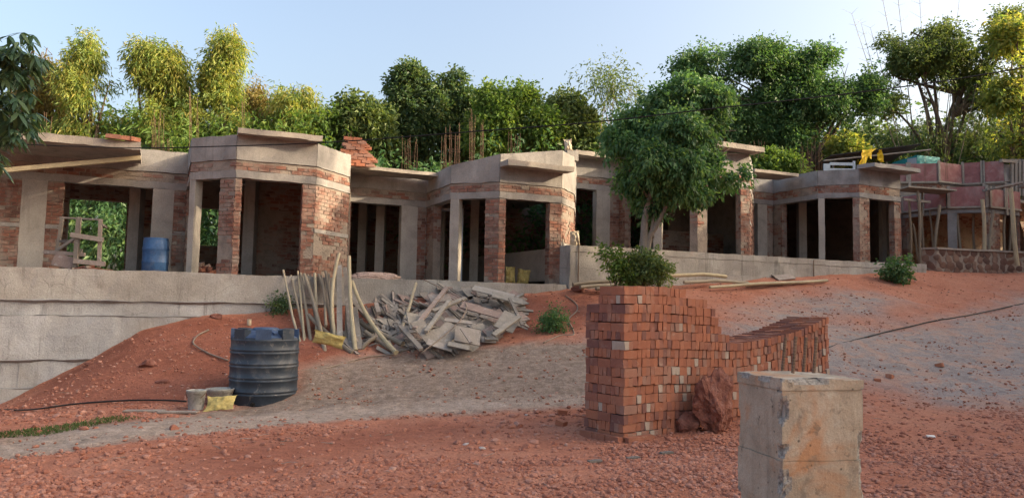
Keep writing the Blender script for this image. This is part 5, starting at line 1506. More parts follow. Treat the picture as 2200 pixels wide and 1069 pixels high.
# ------------------------------------------------------------------ loose stones and gravel
ST = []
for i in range(10):
    v = rockify(ICO1[0], 300 + i, 0.5, 1.4, 0.62, 6)
    ST.append(mesh_np('stone', v, ICO1[1], M['stone'], np.full(len(ICO1[1]), (i * 0.13) % 0.75)))
STW = mesh_np('stone', rockify(ICO1[0], 330, 0.5, 1.4, 0.5, 6), ICO1[1], M['stone'], np.full(len(ICO1[1]), 1.0))
n_st = 0
def stone_at(px, py, s, white=False, lab=None, grp=None):
    q = G(px, py)
    o = bpy.data.objects.new('stone', STW if white else random.choice(ST)); COL.objects.link(o)
    o.location = (q[0], q[1], q[2] + s * 0.15); o.rotation_euler = (random.uniform(-.3, .3), random.uniform(-.3, .3), random.uniform(0, 6))
    o.scale = (s, s * random.uniform(.7, 1), s * random.uniform(.7, 1.1))
    tag(o, lab or 'loose reddish stone lying in the gravel of the foreground', 'stone', grp or 'loose stones on the red ground')
for i in range(46):
    px = random.uniform(40, 1240); py = random.triangular(890, 1050, 930)
    lo = np.interp(px, [0, 250, 500, 900, 1250], [1000, 960, 930, 900, 880])
    if py < lo: py = lo + random.random() * 60
    stone_at(px, py, random.uniform(.03, .055))
for i in range(26):
    px = random.uniform(960, 1240); py = random.triangular(880, 985, 925)
    stone_at(px, py, random.uniform(.03, .075))
for i in range(18):
    stone_at(random.uniform(1880, 2190), random.triangular(850, 1040, 900), random.uniform(.02, .05), lab='loose reddish stone on the red ground right of the pillar', grp='loose stones right of the pillar')
for i in range(30):
    stone_at(random.uniform(30, 400), 905 - random.random() * 22 + 25 * (random.random() < .3), random.uniform(.04, .085), lab='broken red stone in the rubble strip below the bank', grp='rubble stones below the bank')
for px, py, s in ((870, 783, .035), (1152, 880, .04), (1035, 960, .05), (672, 826, .03), (1000, 955, .045), (1130, 892, .035), (965, 803, .02), (1045, 815, .02), (840, 812, .02), (920, 853, .02)):
    stone_at(px, py, s, True, 'chip of whitish rubble on the ground', 'whitish chips on the ground')
for px, py, lab in ((1208, 888, 'half brick lying on its own left of the brick stack'), (1885, 820, 'broken red brick at the left on the grey gravel'), (1912, 810, 'broken red brick lying further from the pillar on grey gravel'), (2018, 788, 'lone brick bit far out on the grey drive'), (1206, 912, 'chunk of brick just before the stack corner')):
    q = G(px, py)
    o = bpy.data.objects.new('broken_brick', NEWB[5][0]); COL.objects.link(o)
    o.location = (q[0], q[1], q[2] + .03); o.rotation_euler = (random.uniform(-.3, .3), random.uniform(-.3, .3), random.uniform(0, 3)); o.scale = (.6, 1, 1)
    tag(o, lab, 'brick', 'broken bricks on the ground')
q = G(2000, 937)
solo('paper_scrap', MB().quadprism((q[0] - .055, q[1] - .02), (q[0] + .045, q[1] - .035), (q[0] + .055, q[1] + .02), (q[0] - .045, q[1] + .04), q[2] + .005, [q[2] + .022, q[2] + .014, q[2] + .03, q[2] + .03]), M['paper'], q, 'pale flat scrap lying on the red ground right of the pillar', 'scrap')
for px, py, lab in ((1278, 992, 'dark flat wood chip furthest left in the gravel before the stack'), (1360, 983, 'dark wood chip in the gravel below the stack corner'), (1432, 975, 'dark wood chip in gravel near the boulders'), (310, 885, 'short board lying in the rubble strip left of the buckets'), (382, 888, 'grey board lying flat at the foot of the crusted bucket')):
    q = G(px, py); L = .07 if px > 1000 else .28
    mb = MB(); mb.rv = .1 if px > 1000 else .6
    mb.bar(q + A(-L, -.02, .02), q + A(L, .03, .025), .07 if px > 1000 else .16, .02)
    solo('wood_scrap', mb, M['wood'], q, lab, 'wood scrap')

def gravel(name, n, sampler, smin, smax, pw, mat='stone', seed=0, tint=(0.0, 0.8)):
    r_ = np.random.default_rng(seed)
    base = [rockify(ICO_V, 400 + i, 0.5, 1.5, 0.65, 4) for i in range(8)]
    xy = sampler(r_, n)
    n = len(xy)
    s = smin + (smax - smin) * r_.random(n) ** pw
    z = gz(xy[:, 0], xy[:, 1]) + (fbm2(xy[:, 0], xy[:, 1], 9.0, 2, 4) - 0.5) * 0.03
    th = r_.random(n) * 6.283
    bi = r_.integers(0, 8, n)
    V = np.array(base)[bi]                                   # n,12,3
    V = V * s[:, None, None] * (0.75 + 0.5 * r_.random((n, 1, 3)))
    c_, s_ = np.cos(th)[:, None], np.sin(th)[:, None]
    X = V[..., 0] * c_ - V[..., 1] * s_; Y = V[..., 0] * s_ + V[..., 1] * c_
    V = np.stack([X, Y, V[..., 2]], -1) + np.stack([xy[:, 0], xy[:, 1], z + s * .12], -1)[:, None, :]
    Fc = (ICO_F[None] + 12 * np.arange(n)[:, None, None]).reshape(-1, 3)
    t = tint[0] + (tint[1] - tint[0]) * r_.random(n)
    o = link(name, mesh_np(name, V.reshape(-1, 3), Fc, M[mat], np.repeat(t, 20)))
    return tag(o, kind='stuff')
def samp_fore(r_, n):
    out = []
    while sum(map(len, out)) < n:
        D = 5.8 * (13.0 / 5.8) ** r_.random(40000)
        x = (r_.random(40000) * 1.5 - .75) * D
        k = softmask(x, D, P_GREY, .25, .22, 3); dr = softmask(x, D, P_DRIVE, .8, .7, 5); bk = np.maximum(softmask(x, D, P_BANK, .3, .25, 6), softmask(x, D, P_DEEP, .9, .4, 16))
        dens = np.clip(1 - .94 * k, 0, 1) * np.clip(1 - .7 * dr, 0, 1) * np.clip(1 - .7 * bk, 0, 1) * (0.22 + 0.78 * np.clip((fbm2(x, D, .5, 3, 21) - .46) * 7, 0, 1))
        out.append(np.stack([x, D], -1)[r_.random(40000) < dens])
    return np.concatenate(out)[:n]
def samp_far(r_, n):
    out = []
    while sum(map(len, out)) < n:
        D = 12 * (27 / 12) ** r_.random(40000); x = (r_.random(40000) * 1.4 - .7) * D
        k = softmask(x, D, P_GREY, .25, .22, 3)
        ok = (D < lowY(x) - .1) | (x > 1.4)
        dens = (1 - .6 * k) * ok * (0.3 + .7 * np.clip((fbm2(x, D, .7, 3, 31) - .42) * 6, 0, 1))
        out.append(np.stack([x, D], -1)[r_.random(40000) < dens])
    return np.concatenate(out)[:n]
def twigs(name, n, seed):
    r2 = np.random.default_rng(seed); mb = MB()
    for _ in range(n):
        q = G(r2.uniform(20, 2180), r2.triangular(700, 880, 1060))
        if q[1] > lowY(q[0]) - .3 and q[0] < 1.4: continue
        L, a = r2.uniform(.05, .22), r2.uniform(0, 6.28)
        d = A(math.cos(a), math.sin(a), r2.uniform(-.05, .15)) * L
        k = A(-d[1], d[0], 0) * r2.uniform(-.2, .2)
        mb.tube([q + A(0, 0, .006), q + d * .5 + k + A(0, 0, .012), q + d + A(0, 0, .008)], [.004, .0035, .002], 4, rnd=r2.random())
    return tag(link(name, mb.mesh(name, M['wood'])), kind='stuff')
twigs('dry_twigs', 170, 9)
gravel('gravel', 36000, samp_fore, .007, .044, 3.6, seed=1, tint=(0.0, .45))
gravel('gravel', 9000, samp_far, .010, .045, 3.5, seed=2, tint=(0.0, .6))
# ------------------------------------------------------------------ vegetation
def rand_dirs(r_, n):
    v = r_.normal(size=(n, 3)); return v / np.linalg.norm(v, axis=1)[:, None]
def leaf_mesh(name, P, Dr, size, ratio, mat, r_, rnd, fold=0.0):
    """one kite-shaped leaf per point"""
    n = len(P)
    side = np.cross(Dr, rand_dirs(r_, n)); side /= (np.linalg.norm(side, axis=1)[:, None] + 1e-9)
    s = size * (0.6 + 0.8 * r_.random(n)); w = s * ratio
    nrm = np.cross(side, Dr)
    base = P
    tip = P + Dr * s[:, None] + A(0, 0, -1) * (s * .18)[:, None]
    mid = P + Dr * (s * .45)[:, None]
    V = np.stack([base, mid + side * (w / 2)[:, None] + nrm * (w * .2)[:, None], tip, mid - side * (w / 2)[:, None] + nrm * (w * .2)[:, None]], 1)
    Fq = np.arange(4 * n).reshape(n, 4)
    return mesh_np(name, V.reshape(-1, 3), Fq, mat, rnd)
def crown(blobs, n, size, ratio, r_, droop=0.3, per=14, spread=0.30, hole=0.42, hsc=0.9, shell=0.55, outw=0.5, soft=0.52):
    """blobs: (centre, radii), thick inside and thinning outwards. Returns leaf points, directions, tints"""
    C_ = np.array([b[0] for b in blobs]); Rd = np.array([b[1] for b in blobs])
    wgt = np.array([(r[0] * r[1] + r[0] * r[2] + r[1] * r[2]) for r in Rd]); wgt /= wgt.sum()
    nc = int(n / per * 2.0)
    bi = r_.choice(len(blobs), nc, p=wgt)
    g = r_.normal(size=(nc, 3)) * soft
    cp = C_[bi] + g * Rd[bi]
    d = g / (np.linalg.norm(g, axis=1)[:, None] + 1e-6)
    o_ = r_.random() * 50
    f1, f2 = fbm(cp * hsc + o_, 3), fbm(cp * hsc * 2.7 + o_ + 9, 2)
    keep = (f1 > hole) & (f2 > hole - .04)
    cp, d = cp[keep], d[keep]
    m_ = r_.poisson(per, len(cp)) + 2
    ix = np.repeat(np.arange(len(cp)), m_)
    # every cluster is a spray: leaves strung along a short drooping twig
    tw = d * .7 + rand_dirs(r_, len(cp)) * .7 + A(0, 0, .15 - droop * .8); tw /= np.linalg.norm(tw, axis=1)[:, None]
    t = r_.random(len(ix))
    off = r_.normal(size=(len(ix), 3)) * spread * .30
    P = cp[ix] + tw[ix] * (t * spread * 2.0)[:, None] + A(0, 0, -1) * (t * t * spread * droop)[:, None] + off
    Dr = tw[ix] * .5 + d[ix] * outw * .5 + rand_dirs(r_, len(ix)) * 0.75 + A(0, 0, -1) * droop
    Dr /= np.linalg.norm(Dr, axis=1)[:, None]
    tint = np.clip(0.5 + 0.22 * r_.normal(size=len(cp))[ix] + 0.18 * r_.normal(size=len(ix)), 0, 1)
    return P, Dr, tint
def ragged(B, r_, k=6, f=.5, reach=.75):
    """break every lobe into k uneven smaller ones, some reaching beyond it"""
    out = []
    for c, rd in B:
        c, rd = A(*c), A(*rd)
        for j in range(k):
            d = rand_dirs(r_, 1)[0]; d[2] = d[2] * .8 + .1
            g = f * r_.uniform(.55, 1.15)
            out.append((tuple(c + d * rd * r_.uniform(.25, reach + .2 * (r_.random() < .25))), tuple(rd * g * A(1, 1, r_.uniform(.7, 1.1)))))
    return out
def limbs(mb, base, top, blobs, r0, r_, twigs=2):
    """tapered trunk from base to top with limbs to every lobe of the crown"""
    base, top = A(*base), A(*top)
    n = 9; H = np.linalg.norm(top - base)
    pts = [base + (top - base) * f + A(*(r_.normal(0, .035 * H * f * (1 - f) * 2, 3))) for f in np.linspace(0, 1, n)]
    mb.tube(pts, [r0 * (1.25 - .25 * min(1, i / 1.5)) * (1 - .9 * i / (n - 1)) for i in range(n)], 9)
    for c, rd in blobs:
        c = A(*c)
        k = int(np.clip(r_.integers(4, n), 0, n - 1))
        s = pts[k]
        if c[2] < s[2]: s = pts[4]
        L = np.linalg.norm(c - s)
        mid = (s + c) / 2 + r_.normal(0, .10 * L, 3) + A(0, 0, .08 * L)
        ln_ = [(1 - t) ** 2 * s + 2 * t * (1 - t) * mid + t * t * c for t in np.linspace(0, 1, 7)]
        mb.tube(ln_, [max(.012, r0 * .5 * (1 - .85 * t)) for t in np.linspace(0, 1, 7)], 6)
        for _ in range(twigs):
            e = c + rand_dirs(r_, 1)[0] * A(*rd) * .85
            s2 = ln_[int(r_.integers(3, 7))]
            mb.tube([s2, (s2 + e) / 2 + r_.normal(0, .06 * L, 3), e], [max(.01, r0 * .18), max(.008, r0 * .12), .006], 5)
def px_blob(px, py, D, rx, ry, dep=None):
    c = atY(px, py, D); k = D / FPX
    return (tuple(c), (rx * k, (dep if dep else (rx + ry) / 2 * k), ry * k))
def tree(name, label, group, base_px, D, blobs, leaf, n, size, ratio, seed, bark='bark', r0=.14, top=None, droop=.3, cat='tree', rk=5, rf=.62, bs=.84, spikes=0, dy=0, **kw):
    r_ = np.random.default_rng(seed)
    b0 = atY(base_px, 640, D); bz = g1(b0[0], b0[1])
    base = A(b0[0], b0[1], bz - .1)
    B = [px_blob(b[0], b[1] + dy * max(0, min(1, (290 - b[1]) / 150)), D + (b[4] if len(b) > 4 else 0), max(9, b[2] * bs - 3), max(9, b[3] * .86 - 2)) for b in blobs]
    if spikes:                                   # thin leaders that rise past the crown
        for b in sorted(blobs, key=lambda b: b[1])[:3]:
            for _ in range(spikes):
                B.append(px_blob(b[0] + r_.uniform(-.8, .8) * b[2], b[1] - b[3] * r_.uniform(.2, .65), D, r_.uniform(4, 8), r_.uniform(10, 18)))
    t = thing(name, (base[0], base[1], bz), label, cat, group)
    hb = max(B, key=lambda b: b[0][2])
    topc = A(*top) if top is not None else A(*hb[0]) - A(0, 0, hb[1][2] * 1.2)
    mb = MB(); limbs(mb, base, topc, B, r0, r_)
    part('trunk', mb, M[bark], t, True)
    P, Dr, tint = crown(ragged(B, r_, rk, rf), n, size, ratio, r_, droop, **kw)
    me = leaf_mesh('crown', P - wloc(t), Dr, size, ratio, M[leaf], r_, tint)
    o = link('crown', me, t)
    return t
WILLOWY = dict(dy=20, bs=.64, spikes=2, ratio=.26, droop=.75, per=14, spread=.34, hole=.49, hsc=1.3, shell=.3, outw=.35)
GL = 'feathery trees behind the houses'
tree('feathery_tree', 'bronze tinged feathery tree just beside the dark overhanging branch at left', GL, 95, 30, [(100, 125, 34, 32), (92, 185, 46, 45), (110, 240, 50, 40), (60, 230, 40, 45)], 'leaf_bronze', 13000, .19, seed=1, **WILLOWY)
tree('feathery_tree', 'pale yellow green feathery tree with a thin wispy top at left', GL, 180, 29, [(186, 100, 24, 26), (178, 150, 42, 40), (200, 200, 48, 45), (165, 245, 50, 40), (215, 245, 40, 35)], 'leaf_yellow', 22000, .18, seed=2, **WILLOWY)
tree('feathery_tree', 'broad yellow green feathery tree, widest of those above the left recess', GL, 350, 29.5, [(342, 98, 34, 26), (310, 130, 32, 30), (375, 135, 32, 32), (345, 180, 60, 50), (385, 220, 38, 45), (330, 250, 68, 45), (400, 265, 25, 35)], 'leaf_yellow', 34000, .18, seed=3, **WILLOWY)
tree('feathery_tree', 'tall slim yellow green feathery tree above the first bay', GL, 480, 30, [(480, 95, 26, 26), (478, 140, 40, 34), (462, 185, 36, 36), (495, 195, 36, 36), (480, 245, 55, 45), (530, 250, 44, 40), (540, 285, 40, 25)], 'leaf_yellow', 32000, .18, seed=4, **WILLOWY)
tree('feathery_tree', 'half bare brownish tree between the slim tree and the small round one', GL, 552, 31, [(545, 200, 20, 22), (556, 230, 24, 30), (560, 270, 28, 30)], 'leaf_bronze', 3400, .17, seed=5, **WILLOWY)
tree('feathery_tree', 'small rounded yellow green feathery tree right of the first bay roof', GL, 632, 30, [(628, 205, 30, 26), (640, 240, 48, 32), (620, 275, 52, 30), (672, 240, 24, 22)], 'leaf_yellow', 20000, .18, seed=6, **WILLOWY)
tree('leafy_tree', 'rounded olive tree with a sunny right flank behind the roof brick pile', 'broad-leaved trees behind the houses', 775, 31, [(765, 240, 32, 22), (785, 265, 46, 30), (752, 285, 46, 35), (810, 305, 40, 30)], 'leaf_olive', 12000, .2, .5, 7, droop=.2, spread=.35, hole=.43)
GM = 'broad-leaved trees behind the houses'
tree('leafy_tree', 'tallest dark tree in the middle, ragged pointed crown', GM, 890, 32, [(880, 150, 36, 26), (860, 165, 22, 20), (905, 175, 34, 28), (870, 215, 56, 40), (930, 225, 46, 36), (850, 255, 50, 34), (905, 275, 66, 40), (860, 315, 50, 24)], 'leaf_dark', 34000, .17, .5, 8, dy=26, droop=.1, spread=.28, hole=.50, r0=.2)
tree('leafy_tree', 'dark narrow tree leaning against the tallest middle one', GM, 985, 32.5, [(975, 170, 22, 22), (990, 205, 34, 28), (975, 245, 40, 34), (1000, 285, 46, 34)], 'leaf_dark', 18000, .17, .5, 9, dy=22, droop=.1, spread=.27, hole=.50)
tree('leafy_tree', 'bright green tree with two leafy spikes at its top', GM, 1075, 30.5, [(1058, 200, 20, 22), (1120, 200, 28, 18), (1075, 240, 56, 34), (1120, 275, 60, 38), (1050, 295, 50, 36), (1165, 270, 44, 36), (1150, 305, 50, 28)], 'leaf_lime', 32000, .16, .5, 10, dy=16, droop=.15, spread=.33, hole=.46)
tree('leafy_tree', 'olive rounded tree behind the sunlit bay roof', GM, 1220, 31, [(1215, 230, 30, 26), (1175, 240, 24, 22), (1235, 270, 44, 36), (1190, 290, 50, 34), (1250, 305, 34, 28)], 'leaf_olive', 15000, .2, .5, 11, droop=.25, spread=.33, hole=.43)
tree('airy_tree', 'almost leafless airy sapling rising against the sky left of the leafy tree', None, 1295, 30, [(1315, 160, 30, 20), (1280, 175, 24, 16), (1355, 190, 22, 16), (1310, 190, 30, 20)], 'leaf_olive', 900, .16, .3, 12, r0=.05, bark='pale_bark', hole=.3, spread=.5)
GB = 'great trees at right behind the houses'
tree('big_tree', 'great dark domed tree with several rounded crowns behind the right-hand houses', GB, 1735, 36, [(1500, 125, 52, 36), (1560, 150, 50, 40), (1630, 115, 62, 42), (1700, 150, 62, 46), (1770, 130, 60, 46), (1835, 150, 52, 48), (1590, 205, 66, 46), (1660, 215, 60, 46), (1760, 205, 70, 46), (1855, 200, 40, 40), (1630, 275, 60, 46), (1560, 270, 50, 40), (1700, 290, 50, 40), (1490, 185, 40, 34), (1820, 235, 50, 30)], 'leaf_green', 125000, .16, .5, 13, dy=18, r0=.22, droop=.15, spread=.36, hole=.455, hsc=.9, rk=7, rf=.6, bs=.92, top=tuple(atY(1745, 205, 36)))
tree('big_tree', 'wide spreading tree with layered foliage and bare dark limbs at the right edge', GB, 1985, 38, [(1930, 95, 50, 20), (1990, 85, 46, 18), (2050, 75, 55, 26), (2110, 90, 60, 30), (1960, 130, 66, 22), (2040, 130, 66, 24), (2170, 60, 50, 30), (2150, 120, 60, 30), (2220, 90, 50, 40), (1925, 165, 50, 22), (2010, 175, 60, 20), (2090, 170, 55, 22), (2250, 150, 60, 40), (2130, 215, 60, 24), (1905, 225, 40, 18), (2200, 230, 50, 30)], 'leaf_olive', 66000, .17, .45, 14, r0=.28, rf=.55, rk=7, bs=.92, droop=.15, spread=.36, hole=.48, hsc=.7, top=tuple(atY(2060, 200, 38)))
tree('big_tree', 'yellowing tree leaning in at the far right edge', GB, 2205, 35, [(2175, 75, 40, 30), (2190, 150, 44, 34), (2160, 200, 34, 26), (2200, 260, 48, 34), (2150, 290, 40, 26), (2215, 310, 40, 26)], 'leaf_yellow', 15000, .2, .45, 15, r0=.2, droop=.25, spread=.4, hole=.47)
tree('roof_bush', 'bright green bush showing over the roof behind the bar cluster', None, 1660, 30.5, [(1650, 345, 30, 18), (1685, 350, 28, 18), (1640, 360, 36, 22), (1700, 365, 30, 20)], 'leaf_lime', 9000, .14, .5, 16, r0=.04, cat='bush', hole=.35, spread=.25)
tree('yellow_bush', 'yellow leaved bush beside the dark shelter roof', None, 1825, 35, [(1812, 318, 24, 18), (1835, 330, 26, 18)], 'leaf_yellow', 3500, .18, .5, 17, r0=.05, cat='bush', hole=.38, spread=.3)

# the leafy tree before the upper wall
r_ = np.random.default_rng(77)
tb_ = atY(1374, 640, 17.7); tb_ = A(tb_[0], tb_[1], g1(tb_[0], tb_[1]))
ct = thing('leafy_tree', tb_, 'full leafy green tree with a forked trunk standing in front of the upper wall', 'tree')
Dc_ = tb_[1]
BL_ = [px_blob(*b[:2], Dc_ + b[4], b[2], b[3]) for b in [(1475, 185, 36, 30, 0), (1445, 222, 54, 36, .2), (1510, 215, 56, 42, 0), (1390, 255, 64, 44, .1), (1460, 280, 80, 54, -.5), (1530, 280, 60, 50, .2), (1335, 290, 46, 38, .1), (1375, 330, 66, 44, -.3), (1450, 350, 80, 50, -.6), (1530, 345, 62, 46, -.1), (1565, 375, 40, 30, 0), (1410, 395, 62, 40, 0), (1480, 410, 56, 36, -.2), (1375, 385, 44, 30, .2), (1450, 455, 42, 24, 0), (1560, 330, 34, 30, 0), (1350, 400, 28, 20, .2), (1395, 440, 30, 22, .2)]]
mb = MB()
def stem(pts, r0, r1):
    P_ = [atY(*p) for p in pts]; P_[0] = A(*P_[0])
    out = []
    for i in range(17):
        f = i / 16 * (len(P_) - 1); a = int(min(f, len(P_) - 2)); f -= a
        out.append(P_[a] * (1 - f) + P_[a + 1] * f + A(*(r_.normal(0, .008, 3))))
    mb.tube(out, [r0 + (r1 - r0) * i / 16 for i in range(17)], 10)
    return out
stem([(1374, 655, Dc_), (1378, 570, Dc_), (1384, 520, Dc_), (1386, 470, Dc_), (1400, 400, Dc_), (1420, 300, Dc_), (1450, 200, Dc_)], .135, .02)
stem([(1384, 566, Dc_), (1398, 500, Dc_), (1422, 462, Dc_), (1450, 400, Dc_ - .2), (1500, 330, Dc_ - .2), (1530, 260, Dc_)], .08, .02)
stem([(1402, 510, Dc_), (1402, 470, Dc_ + .05), (1412, 440, Dc_ + .1), (1390, 380, Dc_ + .2), (1350, 310, Dc_ + .1)], .045, .012)
stem([(1370, 650, Dc_ - .1), (1366, 578, Dc_ - .06), (1378, 545, Dc_), (1384, 520, Dc_)], .10, .05)
for c, rd in BL_:
    c = A(*c); s = atY(1405, 440, Dc_) if c[0] < 3.6 else atY(1455, 395, Dc_ - .2)
    L = np.linalg.norm(c - s)
    mb.tube([s, (s + c) / 2 + r_.normal(0, .1 * L, 3), c], [.03, .018, .008], 5)
    for _ in range(3):
        e = c + rand_dirs(r_, 1)[0] * A(*rd) * .9
        mb.tube([c, (c + e) / 2 + r_.normal(0, .04, 3), e], [.012, .008, .004], 4)
part('trunk', mb, M['pale_bark'], ct, True)
P, Dr, tint = crown(ragged([(c_, tuple(A(*d_) * A(.76, .76, .8))) for c_, d_ in BL_], r_, 5, .6, .8), 42000, .12, .55, r_, .45, per=9, spread=.16, hole=.455, hsc=1.6, shell=.35, outw=.45)
link('crown', leaf_mesh('crown', P - wloc(ct), Dr, .105, .52, M['leaf_near'], r_, tint), ct)

def shrub(name, px, py, blobs, leaf, n, size, ratio, label, seed, cat='shrub', D=None, group=None, **kw):
    r2 = np.random.default_rng(seed)
    q = G(px, py) if D is None else A(*atY(px, py, D)); 
    if D is not None: q[2] = g1(q[0], q[1])
    t = thing(name, q, label, cat, group)
    B = [px_blob(b[0], b[1], q[1], b[2] * .56, b[3] * .56) for b in blobs]
    mb = MB()
    for c, rd in B:
        for _ in range(3):
            e = A(*c) + rand_dirs(r2, 1)[0] * A(*rd) * .8
            mb.tube([q, (q + e) / 2 + r2.normal(0, .04, 3), e], [.012, .008, .004], 5)
    part('stem', mb, M['bark'], t)
    P, Dr, tint = crown(B, n, size, ratio, r2, kw.pop('droop', .1), **kw)
    link('foliage', leaf_mesh('foliage', P - q, Dr, size, ratio, M[leaf], r2, tint), t)
SH = dict(per=9, spread=.14, hole=.3, hsc=2, shell=.2)
shrub('shrub', 1390, 606, [(1395, 575, 36, 26), (1365, 590, 34, 18), (1420, 585, 22, 18), (1385, 555, 28, 18)], 'leaf_olive', 1900, .08, .5, 'dense shrub wrapped round the foot of the leafy tree', 31, D=17.4, **SH)
shrub('shrub', 1332, 612, [(1318, 555, 24, 18), (1335, 580, 26, 18), (1300, 540, 16, 10), (1340, 598, 30, 10)], 'leaf_lime', 620, .09, .5, 'open lighter shrub left of the tree trunk', 32, D=17.3, **SH)
shrub('shrub', 1190, 712, [(1192, 695, 22, 16), (1182, 700, 16, 10), (1196, 672, 8, 10)], 'leaf_green', 900, .055, .5, 'little green shrub on the red mound left of the brick stack', 33, **SH)
shrub('shrub', 1932, 606, [(1932, 585, 28, 15), (1920, 595, 26, 10), (1938, 560, 22, 8), (1915, 575, 18, 8)], 'leaf_green', 700, .11, .5, 'leafy sapling growing on the red bank before the right bay', 34, **SH)
shrub('shrub', 604, 672, [(604, 657, 13, 9), (596, 662, 9, 6)], 'leaf_dark', 420, .06, .45, 'small dark weed at the wall foot left of the poles', 35, **SH)

# overhanging branch of a tree that stands outside at left
r_ = np.random.default_rng(90)
Dm = 8.0
mt = thing('mango_tree', (-7.6, 8.6, g1(-7.6, 8.6)), 'dark long-leaved tree at the left edge, its branch hanging into view', 'tree')
mb = MB()
mb.tube([(-7.6, 8.6, -.3), (-7.5, 8.6, 1.4), (-7.2, 8.5, 2.6), (-7.3, 8.4, 4.2)], [.2, .17, .14, .08], 10)
mb.tube([(-7.2, 8.5, 2.6), (-6.4, 8.2, 3.3), atY(-20, 180, Dm), atY(45, 150, Dm), atY(70, 110, Dm)], [.10, .06, .035, .02, .008], 8)
mb.tube([(-6.9, 8.4, 2.9), atY(-60, 260, Dm), atY(20, 250, Dm), atY(50, 300, Dm)], [.06, .03, .015, .006], 7)
part('trunk', mb, M['bark'], mt, True)
cl = []
for px, py, rx, ry, k in [(30, 95, 50, 26, 8), (20, 140, 52, 40, 12), (60, 130, 34, 30, 6), (10, 190, 60, 40, 12), (30, 225, 50, 30, 10), (45, 262, 34, 26, 7), (5, 275, 40, 30, 8), (-40, 130, 50, 60, 14), (-50, 220, 60, 60, 14), (-5, 335, 10, 24, 3)]:
    for _ in range(k * 2):
        cl.append(atY(px + rx * r_.uniform(-1, 1), py + ry * r_.uniform(-1, 1), Dm + r_.uniform(-.35, .35)))
P, Dr = [], []
for c in cl:                                             # rosettes of long drooping leaves
    m_ = r_.integers(5, 10); t = r_.random(m_) * 6.28
    d = np.stack([np.cos(t) * .75, np.sin(t) * .75, -0.15 - .8 * r_.random(m_)], -1); d /= np.linalg.norm(d, axis=1)[:, None]
    P.append(np.repeat(c[None], m_, 0)); Dr.append(d)
P, Dr = np.concatenate(P), np.concatenate(Dr)
def long_leaves(P, Dr, size, w, mat, r_):
    n = len(P); s = size * (.7 + .5 * r_.random(n))
    side = np.cross(Dr, np.tile(A(0, 0, 1), (n, 1)) + r_.normal(0, .3, (n, 3))); side /= np.linalg.norm(side, axis=1)[:, None]
    V = []
    for f, ww, dr in ((0, .12, 0), (.3, .9, -.02), (.65, .85, -.10), (1.0, .06, -.26)):
        c = P + Dr * (s * f)[:, None] + A(0, 0, 1) * (s * dr)[:, None]
        V += [c - side * (w * ww / 2), c + side * (w * ww / 2)]
    V = np.stack(V, 1)
    Fq = (np.array([(0, 1, 3, 2), (2, 3, 5, 4), (4, 5, 7, 6)])[None] + 8 * np.arange(n)[:, None, None]).reshape(-1, 4)
    return mesh_np('crown', V.reshape(-1, 3), Fq, mat, np.repeat(r_.random(n), 3))
link('crown', long_leaves(P - wloc(mt), Dr, .165, .046, M['leaf_mango'], r_), mt)

# bamboo clump: culms fanning up behind the teal shed
r_ = np.random.default_rng(101)
cu = [((1985, 345), (1885, -60)), ((1978, 345), (1920, -90)), ((2000, 345), (1975, -20)), ((1960, 340), (1830, 30)), ((1950, 340), (1850, 50)), ((1970, 340), (1870, 60)), ((2010, 345), (2065, -40)), ((2020, 340), (2050, 120)), ((1995, 345), (1990, 120)), ((1975, 345), (1945, 140)), ((2040, 345), (2110, 130)), ((2030, 345), (2080, 170)), ((2060, 350), (2150, 60)), ((1940, 345), (1800, 130)), ((2005, 345), (2020, 170)), ((1955, 345), (1900, 160)), ((2110, 345), (2080, 190)), ((2130, 345), (2190, 120))]
bc = thing('bamboo_clump', (*atY(1985, 400, 38)[:2], 3.9), 'clump of thin bamboo culms fanning into the sky behind the teal shed', 'bamboo')
for i, (a, b_) in enumerate(cu):
    Dd = 38 + r_.uniform(-.8, .8)
    p, q = atY(a[0], a[1] + 20, Dd), atY(b_[0], b_[1], Dd + r_.uniform(-.5, .5))
    p[2] -= 1.5
    mid = (p + q) / 2 + A((p[0] - q[0]) * -.08, 0, .5)
    pts = [(1 - t) ** 2 * p + 2 * t * (1 - t) * mid + t * t * q for t in np.linspace(0, 1, 15)]
    mb = MB(); mb.rv = r_.uniform(.0, .55)
    mb.tube(pts, [.026 * (1 - .75 * k / 14) + (.003 if k % 2 else 0) for k in range(15)], 5)
    for k in range(7, 15):
        for sgn in (-1, 1):
            e = pts[k] + A(sgn * r_.uniform(.15, .5), r_.uniform(-.2, .2), r_.uniform(.1, .4))
            mb.tube([pts[k], e], [.008, .003], 3)
    part('culm', mb, M['bamboo'], bc)
B = [px_blob(x, y, 38.3, rx, ry) for x, y, rx, ry in [(1960, 300, 60, 30), (2060, 300, 60, 40), (2120, 280, 60, 50), (2000, 330, 70, 22), (2090, 330, 60, 22), (2180, 320, 50, 40)]]
P, Dr, tint = crown(B, 7000, .2, .16, r_, .7, per=10, spread=.5, hole=.42)
link('foliage', leaf_mesh('foliage', P - wloc(bc), Dr, .22, .16, M['leaf_olive'], r_, tint), bc)

